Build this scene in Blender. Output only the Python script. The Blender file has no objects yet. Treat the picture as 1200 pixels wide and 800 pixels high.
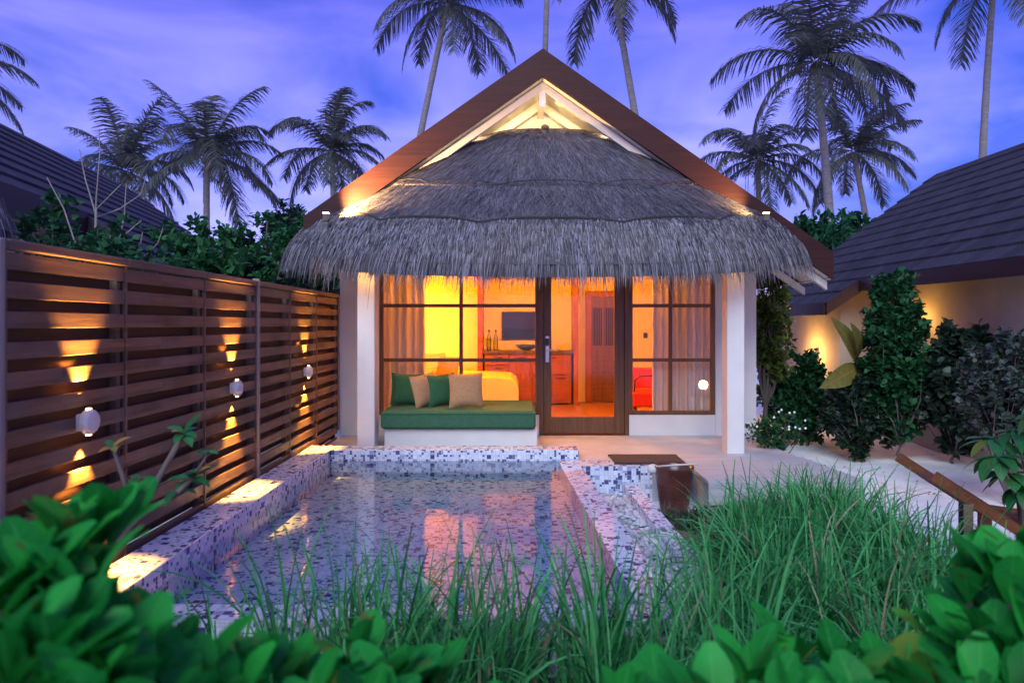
import bpy, math, random
from mathutils import Vector, Matrix
R = math.radians
PI = math.pi
rnd = random.Random(7)
scene = bpy.context.scene
col = scene.collection
V = Vector

CAM_Z = 1.34
def P(px, py, Y):
    """a measured picture point at depth Y -> world point"""
    return V(((px - 605) * Y / 800.0, Y, CAM_Z + (380 - py) * Y / 800.0))

# ------------------------------------------------------------------ materials
class NT:
    def __init__(s, mat):
        s.t = mat.node_tree; s.n = s.t.nodes; s.l = s.t.links
    def node(s, typ, **kw):
        nd = s.n.new(typ)
        for k, v in kw.items():
            if k in nd.inputs: nd.inputs[k].default_value = v
            else: setattr(nd, k, v)
        return nd
    def link(s, a, b): s.l.new(a, b)
    def math(s, op, a, b=0.0, c=None):
        nd = s.n.new('ShaderNodeMath'); nd.operation = op
        for i, v in enumerate((a, b) if c is None else (a, b, c)):
            if hasattr(v, 'is_output'): s.l.new(v, nd.inputs[i])
            else: nd.inputs[i].default_value = v
        return nd.outputs[0]
    def mix(s, f, a, b, blend='MIX'):
        nd = s.n.new('ShaderNodeMix'); nd.data_type = 'RGBA'; nd.blend_type = blend
        for sock, v in ((nd.inputs[0], f), (nd.inputs[6], a), (nd.inputs[7], b)):
            if hasattr(v, 'is_output'): s.l.new(v, sock)
            else: sock.default_value = v if not isinstance(v, tuple) or len(v) == 4 else (*v, 1)
        return nd.outputs[2]
    def ramp(s, f, stops):
        nd = s.n.new('ShaderNodeValToRGB'); cr = nd.color_ramp
        while len(cr.elements) < len(stops): cr.elements.new(0.5)
        for e, (p, c) in zip(cr.elements, stops):
            e.position = p; e.color = (*c, 1) if len(c) == 3 else c
        s.l.new(f, nd.inputs[0]); return nd.outputs[0]

def newmat(name):
    m = bpy.data.materials.new(name); m.use_nodes = True
    nt = NT(m); b = nt.n['Principled BSDF']
    return m, nt, b

def plain(name, c, rough=0.7, var=0.12, scale=6.0, bump=0.15, bscale=40.0, metal=0.0, stretch=(1, 1, 1), spec=0.5, c2=None):
    m, nt, b = newmat(name)
    tc = nt.node('ShaderNodeTexCoord')
    mp = nt.node('ShaderNodeMapping'); mp.inputs['Scale'].default_value = stretch
    nt.link(tc.outputs['Object'], mp.inputs[0])
    no = nt.node('ShaderNodeTexNoise', Scale=scale, Detail=6.0, Roughness=0.6); nt.link(mp.outputs[0], no.inputs['Vector'])
    lo = tuple(max(0, x * (1 - var)) for x in c) if c2 is None else c2
    hi = tuple(min(1, x * (1 + var)) for x in c)
    nt.link(nt.ramp(no.outputs['Fac'], [(0.3, lo), (0.7, hi)]), b.inputs['Base Color'])
    b.inputs['Roughness'].default_value = rough; b.inputs['Metallic'].default_value = metal
    b.inputs['Specular IOR Level'].default_value = spec
    if bump:
        n2 = nt.node('ShaderNodeTexNoise', Scale=bscale, Detail=4.0); nt.link(mp.outputs[0], n2.inputs['Vector'])
        bp = nt.node('ShaderNodeBump', Strength=bump, Distance=0.01); nt.link(n2.outputs['Fac'], bp.inputs['Height'])
        nt.link(bp.outputs[0], b.inputs['Normal'])
    return m

def wood(name, c, dark, axis=1, rough=0.55, slat=0.0, scale=9.0, spec=0.4):
    m, nt, b = newmat(name)
    tc = nt.node('ShaderNodeTexCoord')
    st = [14.0, 14.0, 14.0]; st[axis] = 0.8
    mp = nt.node('ShaderNodeMapping'); mp.inputs['Scale'].default_value = st
    nt.link(tc.outputs['Object'], mp.inputs[0])
    no = nt.node('ShaderNodeTexNoise', Scale=2.2, Detail=8.0, Roughness=0.65, Distortion=0.4); nt.link(mp.outputs[0], no.inputs['Vector'])
    colr = nt.ramp(no.outputs['Fac'], [(0.28, dark), (0.5, tuple((x + y) / 2 for x, y in zip(c, dark))), (0.72, c)])
    if slat:
        sep = nt.node('ShaderNodeSeparateXYZ'); nt.link(tc.outputs['Object'], sep.inputs[0])
        wn = nt.node('ShaderNodeTexWhiteNoise', noise_dimensions='2D')
        cb = nt.node('ShaderNodeCombineXYZ')
        nt.link(nt.math('FLOOR', nt.math('DIVIDE', sep.outputs[2], slat)), cb.inputs[0])
        nt.link(nt.math('FLOOR', nt.math('DIVIDE', sep.outputs[1], 0.9)), cb.inputs[1])
        nt.link(cb.outputs[0], wn.inputs['Vector'])
        f = nt.math('MULTIPLY_ADD', wn.outputs['Value'], 0.75, 0.62)
        hs = nt.node('ShaderNodeHueSaturation'); nt.link(colr, hs.inputs['Color']); nt.link(f, hs.inputs['Value'])
        n3 = nt.node('ShaderNodeTexNoise', Scale=3.0, Detail=3.0); nt.link(tc.outputs['Object'], n3.inputs['Vector'])
        colr = nt.mix(nt.ramp(n3.outputs['Fac'], [(0.40, (0, 0, 0)), (0.70, (.7, .7, .7))]), hs.outputs[0], (0.165, 0.125, 0.098))
    nt.link(colr, b.inputs['Base Color'])
    b.inputs['Roughness'].default_value = rough; b.inputs['Specular IOR Level'].default_value = spec
    bp = nt.node('ShaderNodeBump', Strength=0.25, Distance=0.006); nt.link(no.outputs['Fac'], bp.inputs['Height'])
    nt.link(bp.outputs[0], b.inputs['Normal'])
    return m

def leafmat(name, c1, c2, rough=0.4, trans=0.25, spec=0.4, veins=0, patch=0.0):
    m, nt, b = newmat(name)
    ge = nt.node('ShaderNodeNewGeometry')
    c = nt.ramp(ge.outputs['Random Per Island'], [(0.0, c1), (1.0, c2)] if not veins else [(0.0, c1), (.93, c2), (.97, (c2[0] * 4 + .03, c2[1] * .9, c2[2] * .6)), (1.0, (.26, .22, .04))])
    tc = nt.node('ShaderNodeTexCoord')
    no = nt.node('ShaderNodeTexNoise', Scale=14.0, Detail=3.0); nt.link(tc.outputs['Object'], no.inputs['Vector'])
    hs = nt.node('ShaderNodeHueSaturation'); nt.link(c, hs.inputs['Color'])
    nt.link(nt.math('MULTIPLY_ADD', no.outputs['Fac'], 0.8, 0.6), hs.inputs['Value'])
    colr = hs.outputs[0]
    if patch:
        n2 = nt.node('ShaderNodeTexNoise', Scale=1.7, Detail=5.0, Roughness=.6); nt.link(tc.outputs['Object'], n2.inputs['Vector'])
        h2 = nt.node('ShaderNodeHueSaturation'); nt.link(colr, h2.inputs['Color']); nt.link(nt.math('MULTIPLY_ADD', n2.outputs['Fac'], 2.2 * patch, 1 - 1.1 * patch), h2.inputs['Value'])
        colr = nt.mix(nt.ramp(n2.outputs['Fac'], [(.5, (0, 0, 0)), (.7, (.35, .35, .35))]), h2.outputs[0], (.16, .12, .085))
    if veins:
        uv = nt.node('ShaderNodeUVMap', uv_map='UVMap'); sp = nt.node('ShaderNodeSeparateXYZ'); nt.link(uv.outputs[0], sp.inputs[0])
        ax = nt.math('ABSOLUTE', nt.math('SUBTRACT', sp.outputs[0], .5))
        mid = nt.math('LESS_THAN', ax, .035)
        wv = nt.math('SINE', nt.math('MULTIPLY', nt.math('SUBTRACT', sp.outputs[1], nt.math('MULTIPLY', ax, .35)), 62.0))
        lat = nt.math('MULTIPLY', nt.math('GREATER_THAN', wv, .93), .35)
        vv = nt.math('MAXIMUM', nt.math('MULTIPLY', mid, .75), lat)
        colr = nt.mix(vv, colr, nt.mix(.5, (c2[0] * 2.5 + .02, c2[1] * 1.25, c2[2] * 1.8), colr))
        n3 = nt.node('ShaderNodeTexNoise', Scale=26.0, Detail=2.0); nt.link(tc.outputs['Object'], n3.inputs['Vector'])
        edge = nt.math('MULTIPLY', nt.math('GREATER_THAN', n3.outputs['Fac'], .66), nt.math('GREATER_THAN', ge.outputs['Random Per Island'], .62))
        colr = nt.mix(nt.math('MULTIPLY', edge, .7), colr, (.16, .11, .03))
        bp = nt.node('ShaderNodeBump', Strength=.35, Distance=.004); nt.link(nt.math('SUBTRACT', 1.0, vv), bp.inputs['Height']); nt.link(bp.outputs[0], b.inputs['Normal'])
    nt.link(colr, b.inputs['Base Color'])
    b.inputs['Roughness'].default_value = rough; b.inputs['Specular IOR Level'].default_value = spec
    if trans:
        tr = nt.node('ShaderNodeBsdfTranslucent'); nt.link(colr, tr.inputs['Color'])
        mx = nt.node('ShaderNodeMixShader'); mx.inputs[0].default_value = trans
        nt.link(b.outputs[0], mx.inputs[1]); nt.link(tr.outputs[0], mx.inputs[2])
        nt.link(mx.outputs[0], nt.n['Material Output'].inputs[0])
    return m

def mosaic(name, u=0.0215, rough=0.18, pale=(0.58, 0.62, 0.72), dark=(0.030, 0.035, 0.11), frac=0.2):
    m, nt, b = newmat(name)
    uv = nt.node('ShaderNodeUVMap', uv_map='UVMap')
    def cells(size, off):
        d = nt.node('ShaderNodeVectorMath', operation='SCALE'); d.inputs['Scale'].default_value = 1.0 / size
        ad = nt.node('ShaderNodeVectorMath', operation='ADD'); ad.inputs[1].default_value = (off, off, 0)
        nt.link(uv.outputs[0], d.inputs[0]); nt.link(d.outputs[0], ad.inputs[0])
        fl = nt.node('ShaderNodeVectorMath', operation='FLOOR'); nt.link(ad.outputs[0], fl.inputs[0])
        fr = nt.node('ShaderNodeVectorMath', operation='FRACTION'); nt.link(ad.outputs[0], fr.inputs[0])
        wn = nt.node('ShaderNodeTexWhiteNoise', noise_dimensions='2D'); nt.link(fl.outputs[0], wn.inputs['Vector'])
        sp = nt.node('ShaderNodeSeparateXYZ'); nt.link(fr.outputs[0], sp.inputs[0])
        e = nt.math('MINIMUM', nt.math('MINIMUM', sp.outputs[0], nt.math('SUBTRACT', 1.0, sp.outputs[0])),
                    nt.math('MINIMUM', sp.outputs[1], nt.math('SUBTRACT', 1.0, sp.outputs[1])))
        return wn, nt.math('MULTIPLY', e, size)
    wb, eb = cells(2 * u, 0.0)
    ws, es = cells(u, 0.0)
    isbig = nt.math('LESS_THAN', wb.outputs['Value'], 0.42)            # a 2x2 tile
    sb = nt.node('ShaderNodeSeparateColor'); nt.link(wb.outputs['Color'], sb.inputs[0])
    ss = nt.node('ShaderNodeSeparateColor'); nt.link(ws.outputs['Color'], ss.inputs[0])
    r1 = nt.math('ADD', nt.math('MULTIPLY', sb.outputs[1], isbig), nt.math('MULTIPLY', ss.outputs[1], nt.math('SUBTRACT', 1.0, isbig)))
    r2 = nt.math('ADD', nt.math('MULTIPLY', sb.outputs[2], isbig), nt.math('MULTIPLY', ss.outputs[2], nt.math('SUBTRACT', 1.0, isbig)))
    ed = nt.math('ADD', nt.math('MULTIPLY', eb, isbig), nt.math('MULTIPLY', es, nt.math('SUBTRACT', 1.0, isbig)))
    dk = nt.math('LESS_THAN', r1, frac)
    mid = nt.math('LESS_THAN', r1, frac + 0.12)
    base = nt.mix(r2, pale, tuple(min(1, x * 1.25) for x in pale))
    c = nt.mix(mid, base, (0.32, 0.37, 0.54))
    c = nt.mix(dk, c, nt.mix(r2, dark, (0.10, 0.11, 0.26)))
    gr = nt.math('LESS_THAN', ed, 0.0016)
    c = nt.mix(gr, c, (0.42, 0.43, 0.52))
    nt.link(c, b.inputs['Base Color'])
    nt.link(nt.math('MULTIPLY_ADD', gr, 0.5, rough), b.inputs['Roughness'])
    bp = nt.node('ShaderNodeBump', Strength=0.5, Distance=0.002); nt.link(nt.math('MINIMUM', ed, 0.003), bp.inputs['Height'])
    return m

def glassmat(name, tint=(0.97, 0.97, 0.97), ior=1.5, rough=0.0, boost=1.0):
    m, nt, b = newmat(name); nt.n.remove(b)
    fr = nt.node('ShaderNodeFresnel', IOR=ior)
    tr = nt.node('ShaderNodeBsdfTransparent'); tr.inputs[0].default_value = (*tint, 1)
    gl = nt.node('ShaderNodeBsdfGlossy', Roughness=rough); gl.inputs[0].default_value = (1, 1, 1, 1)
    mx = nt.node('ShaderNodeMixShader')
    nt.link(nt.math('MINIMUM', nt.math('MULTIPLY', fr.outputs[0], boost), 1.0), mx.inputs[0])
    nt.link(tr.outputs[0], mx.inputs[1]); nt.link(gl.outputs[0], mx.inputs[2])
    nt.link(mx.outputs[0], nt.n['Material Output'].inputs[0])
    return m, nt, fr, gl

def emis(name, c, s):
    m, nt, b = newmat(name)
    b.inputs['Base Color'].default_value = (0.8, 0.8, 0.8, 1)
    b.inputs['Emission Color'].default_value = (*c, 1); b.inputs['Emission Strength'].default_value = s
    return m

M = {}
M['white'] = plain('white render wall', (0.70, 0.67, 0.64), 0.8, 0.06, 3.0, 0.2, 60)
M['cream'] = plain('cream gable plaster', (0.74, 0.70, 0.60), 0.8, 0.05, 3.0, 0.15, 50)
M['room'] = plain('room plaster', (0.74, 0.62, 0.42), 0.8, 0.04, 2.0, 0.05, 40)
M['trim'] = plain('white painted timber', (0.72, 0.69, 0.62), 0.5, 0.05, 8, 0.1, 30)
M['sand'] = plain('sand', (0.76, 0.77, 0.80), 0.95, 0.10, 3.5, 1.0, 9, c2=(0.60, 0.61, 0.64))
M['soil'] = plain('soil', (0.10, 0.08, 0.065), 0.95, 0.5, 9, 1.0, 40)
M['deckwood'] = wood('weathered deck', (0.52, 0.51, 0.52), (0.30, 0.30, 0.31), axis=0, rough=0.6)
M['concrete'] = plain('polished terrace', (0.44, 0.44, 0.46), 0.45, 0.16, 4, 0.1, 30)
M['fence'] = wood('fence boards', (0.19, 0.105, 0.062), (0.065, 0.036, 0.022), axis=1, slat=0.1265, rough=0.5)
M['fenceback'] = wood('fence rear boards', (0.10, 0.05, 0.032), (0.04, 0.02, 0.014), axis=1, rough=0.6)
M['post'] = wood('grey post', (0.34, 0.29, 0.25), (0.20, 0.165, 0.14), axis=2, rough=0.7)
M['frame'] = wood('window timber', (0.19, 0.085, 0.035), (0.09, 0.038, 0.018), axis=2, rough=0.35)
M['barge'] = wood('red stained board', (0.055, 0.016, 0.012), (0.026, 0.008, 0.007), axis=0, rough=0.5, spec=.2)
M['roofdark'] = plain('dark roof shingle', (0.024, 0.019, 0.026), 0.8, 0.4, 12, 0.6, 40)
_nt = NT(M['roofdark']); _b = _nt.n['Principled BSDF']; _tc = _nt.node('ShaderNodeTexCoord'); _sp = _nt.node('ShaderNodeSeparateXYZ'); _nt.link(_tc.outputs['Object'], _sp.inputs[0])
_cb = _nt.node('ShaderNodeCombineXYZ'); _row = _nt.math('FLOOR', _nt.math('DIVIDE', _sp.outputs[0], .2442)); _w0 = _nt.node('ShaderNodeTexWhiteNoise', noise_dimensions='1D'); _nt.link(_row, _w0.inputs['W'])
_u = _nt.math('ADD', _nt.math('DIVIDE', _sp.outputs[1], .20), _w0.outputs['Value'])
_nt.link(_nt.math('FLOOR', _u), _cb.inputs[0]); _nt.link(_row, _cb.inputs[1]); _wn = _nt.node('ShaderNodeTexWhiteNoise', noise_dimensions='2D'); _nt.link(_cb.outputs[0], _wn.inputs['Vector'])
_old = _b.inputs['Base Color'].links[0].from_socket; _hs = _nt.node('ShaderNodeHueSaturation'); _nt.link(_old, _hs.inputs['Color'])
_gap = _nt.math('LESS_THAN', _nt.math('FRACT', _u), .05)
_nt.link(_nt.math('MULTIPLY', _nt.math('MULTIPLY_ADD', _wn.outputs['Value'], .9, .6), _nt.math('SUBTRACT', 1.0, _nt.math('MULTIPLY', _gap, .7))), _hs.inputs['Value']); _nt.link(_hs.outputs[0], _b.inputs['Base Color'])
M['thatchbase'] = plain('thatch base', (0.11, 0.10, 0.095), 0.95, 0.4, 20, 1.0, 60, stretch=(6, 6, 1))
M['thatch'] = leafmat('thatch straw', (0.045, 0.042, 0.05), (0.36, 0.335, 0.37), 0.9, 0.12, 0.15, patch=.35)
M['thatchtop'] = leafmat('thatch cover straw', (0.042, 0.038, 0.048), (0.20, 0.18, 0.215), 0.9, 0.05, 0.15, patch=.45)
M['rope'] = plain('dark thatch tie', (0.035, 0.03, 0.03), 0.9, 0.3, 30, 0.5, 60)
M['mosaic'] = mosaic('pool mosaic')
M['mosaicwet'] = mosaic('wet pool mosaic', rough=0.07)
M['metal'] = plain('brushed steel', (0.6, 0.58, 0.55), 0.3, 0.05, 20, 0.05, 60, metal=1.0)
M['dark'] = plain('dark plastic', (0.02, 0.02, 0.022), 0.3, 0.1, 8, 0)
M['lampgrey'] = plain('pale grey lamp', (0.62, 0.60, 0.57), 0.45, 0.05, 9, 0.05, 60)
M['green'] = plain('green canvas', (0.035, 0.115, 0.060), 0.9, 0.15, 30, 0.4, 220)
M['greencush'] = plain('dark green canvas', (0.022, 0.105, 0.040), 0.9, 0.15, 30, 0.4, 220)
M['tan'] = plain('tan canvas', (0.44, 0.235, 0.115), 0.9, 0.12, 30, 0.4, 220)
M['mat'] = plain('coir mat', (0.07, 0.045, 0.03), 1.0, 0.5, 60, 1.0, 120)
M['pot'] = plain('glazed brown pot', (0.09, 0.032, 0.024), 0.25, 0.25, 8, 0.05, 20)
M['shell'] = plain('coconut white ladle', (0.6, 0.58, 0.55), 0.5, 0.1, 20, 0.1, 60)
M['pebble'] = plain('pebbles', (0.42, 0.43, 0.47), 0.5, 0.5, 6, 0.1, 40, c2=(0.16, 0.16, 0.2))
M['redwood'] = wood('red cabinet', (0.34, 0.10, 0.035), (0.22, 0.06, 0.02), axis=0, rough=0.4)
M['floorwood'] = wood('room floor', (0.42, 0.19, 0.085), (0.28, 0.11, 0.05), axis=0, rough=0.3)
M['granite'] = plain('granite', (0.12, 0.08, 0.06), 0.2, 0.7, 60, 0)
M['linen'] = plain('bed linen', (0.72, 0.62, 0.40), 0.9, 0.05, 4, 0.3, 12)
M['redcloth'] = plain('red cloth', (0.55, 0.02, 0.02), 0.9, 0.1, 20, 0.2, 100)
M['lounger'] = wood('lounger timber', (0.21, 0.075, 0.028), (0.10, 0.035, 0.016), axis=1, rough=0.4)
M['screen'] = plain('tv screen', (0.015, 0.015, 0.03), 0.12, 0.05, 2, 0)
M['petal'] = plain('white petals', (0.75, 0.74, 0.70), 0.7, 0.05, 9, 0)
M['bark'] = plain('bark', (0.12, 0.095, 0.085), 0.9, 0.35, 10, 0.8, 30, stretch=(1, 1, .3))
M['palmbark'] = plain('palm bark', (0.20, 0.17, 0.16), 0.9, 0.3, 5, 1.0, 9, stretch=(1, 1, 4))
M['coconut'] = plain('coconut', (0.09, 0.075, 0.035), 0.6, 0.3, 4, 0.1, 10)
M['palmleaf'] = leafmat('palm leaf', (0.04, 0.046, 0.044), (0.12, 0.125, 0.10), 0.5, 0.3)
M['bigleaf'] = leafmat('glossy shrub leaf', (0.005, 0.17, 0.020), (0.030, 0.42, 0.055), 0.42, 0.40, 0.18, veins=1)
M['grass'] = leafmat('grass blade', (0.012, 0.15, 0.035), (0.12, 0.50, 0.16), 0.55, 0.35, 0.12)
M['drygrass'] = leafmat('dry blade', (0.22, 0.20, 0.11), (0.36, 0.33, 0.2), 0.7, 0.2)
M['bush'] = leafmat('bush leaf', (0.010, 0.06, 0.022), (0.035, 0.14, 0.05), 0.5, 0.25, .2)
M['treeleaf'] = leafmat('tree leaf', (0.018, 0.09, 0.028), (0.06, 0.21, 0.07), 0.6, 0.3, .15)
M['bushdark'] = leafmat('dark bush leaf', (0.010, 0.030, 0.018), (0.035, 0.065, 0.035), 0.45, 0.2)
M['bushgrey'] = leafmat('grey bush leaf', (0.03, 0.055, 0.04), (0.09, 0.12, 0.095), 0.5, 0.15)
M['bushlight'] = leafmat('yellow green leaf', (0.05, 0.11, 0.02), (0.15, 0.20, 0.03), 0.45, 0.3)
M['banana'] = leafmat('broad yellowing leaf', (0.06, 0.15, 0.035), (0.24, 0.20, 0.05), 0.45, 0.35, .3, veins=1)
M['broad'] = leafmat('broad green leaf', (0.012, 0.11, 0.03), (0.035, 0.20, 0.05), 0.4, 0.3, .3, veins=1)
M['succulent'] = leafmat('dark spiky leaf', (0.018, 0.035, 0.022), (0.05, 0.065, 0.035), 0.5, 0.1)
M['olddry'] = leafmat('withered leaf', (0.30, 0.14, 0.03), (0.42, 0.26, 0.05), 0.6, 0.3)
# curtain: cloth which passes some light
m, nt, b = newmat('curtain cloth')
b.inputs['Base Color'].default_value = (0.60, 0.54, 0.52, 1); b.inputs['Roughness'].default_value = 0.9
tr = nt.node('ShaderNodeBsdfTranslucent'); tr.inputs[0].default_value = (0.60, 0.54, 0.52, 1)
mx = nt.node('ShaderNodeMixShader'); mx.inputs[0].default_value = 0.02
nt.link(b.outputs[0], mx.inputs[1]); nt.link(tr.outputs[0], mx.inputs[2]); nt.link(mx.outputs[0], nt.n['Material Output'].inputs[0])
M['curtain'] = m
M['glass'] = glassmat('window glass', (0.96, 0.96, 0.95), 1.5, 0.0, 1.05)[0]
M['bottle'] = glassmat('bottle glass', (0.8, 0.85, 0.75), 1.45, 0.02)[0]
wm, nt, fr, gl = glassmat('pool water', (0.80, 0.90, 0.93), 1.33, 0.02)
tc = nt.node('ShaderNodeTexCoord')
mp = nt.node('ShaderNodeMapping'); mp.inputs['Scale'].default_value = (1.0, 1.5, 1); nt.link(tc.outputs['Object'], mp.inputs[0])
no = nt.node('ShaderNodeTexNoise', Scale=5.0, Detail=2.0); nt.link(mp.outputs[0], no.inputs['Vector'])
bp = nt.node('ShaderNodeBump', Strength=0.05, Distance=0.05); nt.link(no.outputs['Fac'], bp.inputs['Height'])
nt.link(bp.outputs[0], fr.inputs['Normal']); nt.link(bp.outputs[0], gl.inputs['Normal'])
M['water'] = wm
M['glow'] = emis('warm lamp glow', (1.0, 0.62, 0.22), 5.0)
M['glowhot'] = emis('garden lamp glow', (1.0, 0.72, 0.30), 38.0)
M['shade'] = emis('lamp shade glow', (1.0, 0.5, 0.10), 3.0)

# ------------------------------------------------------------------ mesh helpers
class MB:
    def __init__(s): s.v = []; s.f = []; s.uv = []
    def add(s, vs, fs):
        o = len(s.v); s.v.extend([tuple(v) for v in vs]); s.f.extend([tuple(i + o for i in f) for f in fs]); return s
    def box(s, a, b, bev=0.0):
        x0, x1 = sorted((a[0], b[0])); y0, y1 = sorted((a[1], b[1])); z0, z1 = sorted((a[2], b[2]))
        if not bev:
            return s.add([(x, y, z) for z in (z0, z1) for y in (y0, y1) for x in (x0, x1)],
                  [(0, 2, 3, 1), (4, 5, 7, 6), (0, 1, 5, 4), (2, 6, 7, 3), (0, 4, 6, 2), (1, 3, 7, 5)])
        # chamfered: three rings
        def ring(z, d): return [(x0 + d, y0, z), (x1 - d, y0, z), (x1, y0 + d, z), (x1, y1 - d, z), (x1 - d, y1, z), (x0 + d, y1, z), (x0, y1 - d, z), (x0, y0 + d, z)]
        def ringi(z): 
            e = bev; return [(x0 + 2*e, y0 + e, z), (x1 - 2*e, y0 + e, z), (x1 - e, y0 + 2*e, z), (x1 - e, y1 - 2*e, z), (x1 - 2*e, y1 - e, z), (x0 + 2*e, y1 - e, z), (x0 + e, y1 - 2*e, z), (x0 + e, y0 + 2*e, z)]
        vs = ringi(z0) + ring(z0 + bev, bev) + ring(z1 - bev, bev) + ringi(z1)
        fs = [tuple(range(7, -1, -1)), tuple(range(24, 32))]
        for r in range(3):
            for i in range(8):
                j = (i + 1) % 8; fs.append((r*8 + i, r*8 + j, r*8 + 8 + j, r*8 + 8 + i))
        return s.add(vs, fs)
    def prism(s, pts, d):
        """closed polygon (3D pts) extruded by vector d"""
        n = len(pts); d = V(d); vs = [V(p) for p in pts] + [V(p) + d for p in pts]
        fs = [tuple(range(n - 1, -1, -1)), tuple(range(n, 2 * n))] + [(i, (i + 1) % n, n + (i + 1) % n, n + i) for i in range(n)]
        return s.add(vs, fs)
    def tube(s, pts, rad, seg=8, cap=True):
        pts = [V(p) for p in pts]; n = len(pts)
        rad = rad if isinstance(rad, (list, tuple)) else [rad] * n
        vs = []; up = V((0.3, 0.2, 0.93)).normalized()
        for i, p in enumerate(pts):
            t = (pts[min(i + 1, n - 1)] - pts[max(i - 1, 0)]).normalized()
            a = t.cross(up)
            if a.length < 1e-3: a = t.cross(V((1, 0, 0)))
            a.normalize(); b = t.cross(a).normalized()
            for k in range(seg):
                w = 2 * PI * k / seg; vs.append(p + (a * math.cos(w) + b * math.sin(w)) * rad[i])
        fs = [(i*seg + k, i*seg + (k + 1) % seg, (i + 1)*seg + (k + 1) % seg, (i + 1)*seg + k) for i in range(n - 1) for k in range(seg)]
        if cap: fs += [tuple(range(seg - 1, -1, -1)), tuple(range((n - 1)*seg, n*seg))]
        return s.add(vs, fs)
    def lathe(s, c, prof, seg=24, axis='Z'):
        c = V(c); vs = []; n = len(prof)
        for r, h in prof:
            for k in range(seg):
                w = 2*PI*k/seg
                if axis == 'Z': vs.append(c + V((r*math.cos(w), r*math.sin(w), h)))
                else: vs.append(c + V((h, r*math.cos(w), r*math.sin(w))))
        fs = [(i*seg + k, i*seg + (k + 1) % seg, (i + 1)*seg + (k + 1) % seg, (i + 1)*seg + k) for i in range(n - 1) for k in range(seg)]
        return s.add(vs, fs)
    def sphere(s, c, r, seg=12, rings=8):
        r = V(r) if not isinstance(r, (int, float)) else V((r, r, r)); c = V(c)
        vs = []
        for i in range(rings + 1):
            ph = -PI/2 + PI*i/rings
            for k in range(seg):
                w = 2*PI*k/seg; vs.append(c + V((r.x*math.cos(ph)*math.cos(w), r.y*math.cos(ph)*math.sin(w), r.z*math.sin(ph))))
        fs = [(i*seg + k, i*seg + (k + 1) % seg, (i + 1)*seg + (k + 1) % seg, (i + 1)*seg + k) for i in range(rings) for k in range(seg)]
        return s.add(vs, fs)
    def leaf(s, base, d, nrm, L, W, curl=0.3, prof='oval', nseg=4, cup=0.15, twist=0.0):
        d = d.normalized(); side = d.cross(nrm)
        if side.length < 1e-4: side = d.cross(V((1, 0.1, 0)))
        side.normalize(); nr = side.cross(d).normalized()
        vs = []; fs = []
        for i in range(nseg + 1):
            t = i / nseg
            if prof == 'obov': w = math.sin(PI * min(1, 0.02 + 0.98 * t) ** 1.9) ** 0.75 if 0 < t < 1 else (0.10 if t == 0 else 0.28)
            elif prof == 'blade': w = (0.75 + 0.5 * t) * (1 - t ** 3) if t < 1 else 0.0
            else: w = math.sin(PI * (0.04 + 0.96 * t) ** 0.9) ** 0.8 if 0 < t < 1 else 0.06 * (t == 0)
            w = max(w, 0.015) * W * 0.5
            ang = curl * t
            c = base + d * (L * (math.sin(ang) / ang if abs(ang) > 1e-3 else 1) * t) - nr * (L * t * (1 - math.cos(ang)) / ang if abs(ang) > 1e-3 else 0)
            sd = side * math.cos(twist * t) + nr * math.sin(twist * t)
            up = nr * (cup * w)
            vs += [c - sd * w + up, c, c + sd * w + up]; s.uv += [(0, t), (.5, t), (1, t)]
        for i in range(nseg):
            k = 3 * i; fs += [(k, k + 1, k + 4, k + 3), (k + 1, k + 2, k + 5, k + 4)]
        s.add(vs, fs)
    def strip(s, pts, w, side):
        """flat strand through pts"""
        n = len(pts); vs = []
        for i, p in enumerate(pts):
            ww = w * (1 - 0.75 * (i / (n - 1)) ** 2) * 0.5
            vs += [p - side * ww, p + side * ww]
        s.add(vs, [(2*i, 2*i + 1, 2*i + 3, 2*i + 2) for i in range(n - 1)])
    def build(s, name, mat, parent=None, smooth=False, uv=False):
        off = V((0, 0, 0)); q = parent
        while q is not None: off = off + V(q.location); q = q.parent
        me = bpy.data.meshes.new(name)
        me.from_pydata([(x - off.x, y - off.y, z - off.z) for x, y, z in s.v], [], s.f)
        me.materials.append(mat)
        if smooth: me.polygons.foreach_set('use_smooth', [True] * len(me.polygons))
        if uv:
            l = me.uv_layers.new(name='UVMap'); d = l.data
            for p in me.polygons:
                n = p.normal; ax = max(range(3), key=lambda i: abs(n[i]))
                for li in p.loop_indices:
                    co = me.vertices[me.loops[li].vertex_index].co
                    d[li].uv = (co.y + 50, co.z + 50) if ax == 0 else (co.x + 50, co.z + 50) if ax == 1 else (co.x + 50, co.y + 50)
        if s.uv and len(s.uv) == len(s.v):
            l = me.uv_layers.new(name='UVMap'); buf = []
            for lp in me.loops: buf.extend(s.uv[lp.vertex_index])
            l.data.foreach_set('uv', buf)
        me.update()
        o = bpy.data.objects.new(name, me); col.objects.link(o)
        if parent is not None: o.parent = parent
        return o

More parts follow.
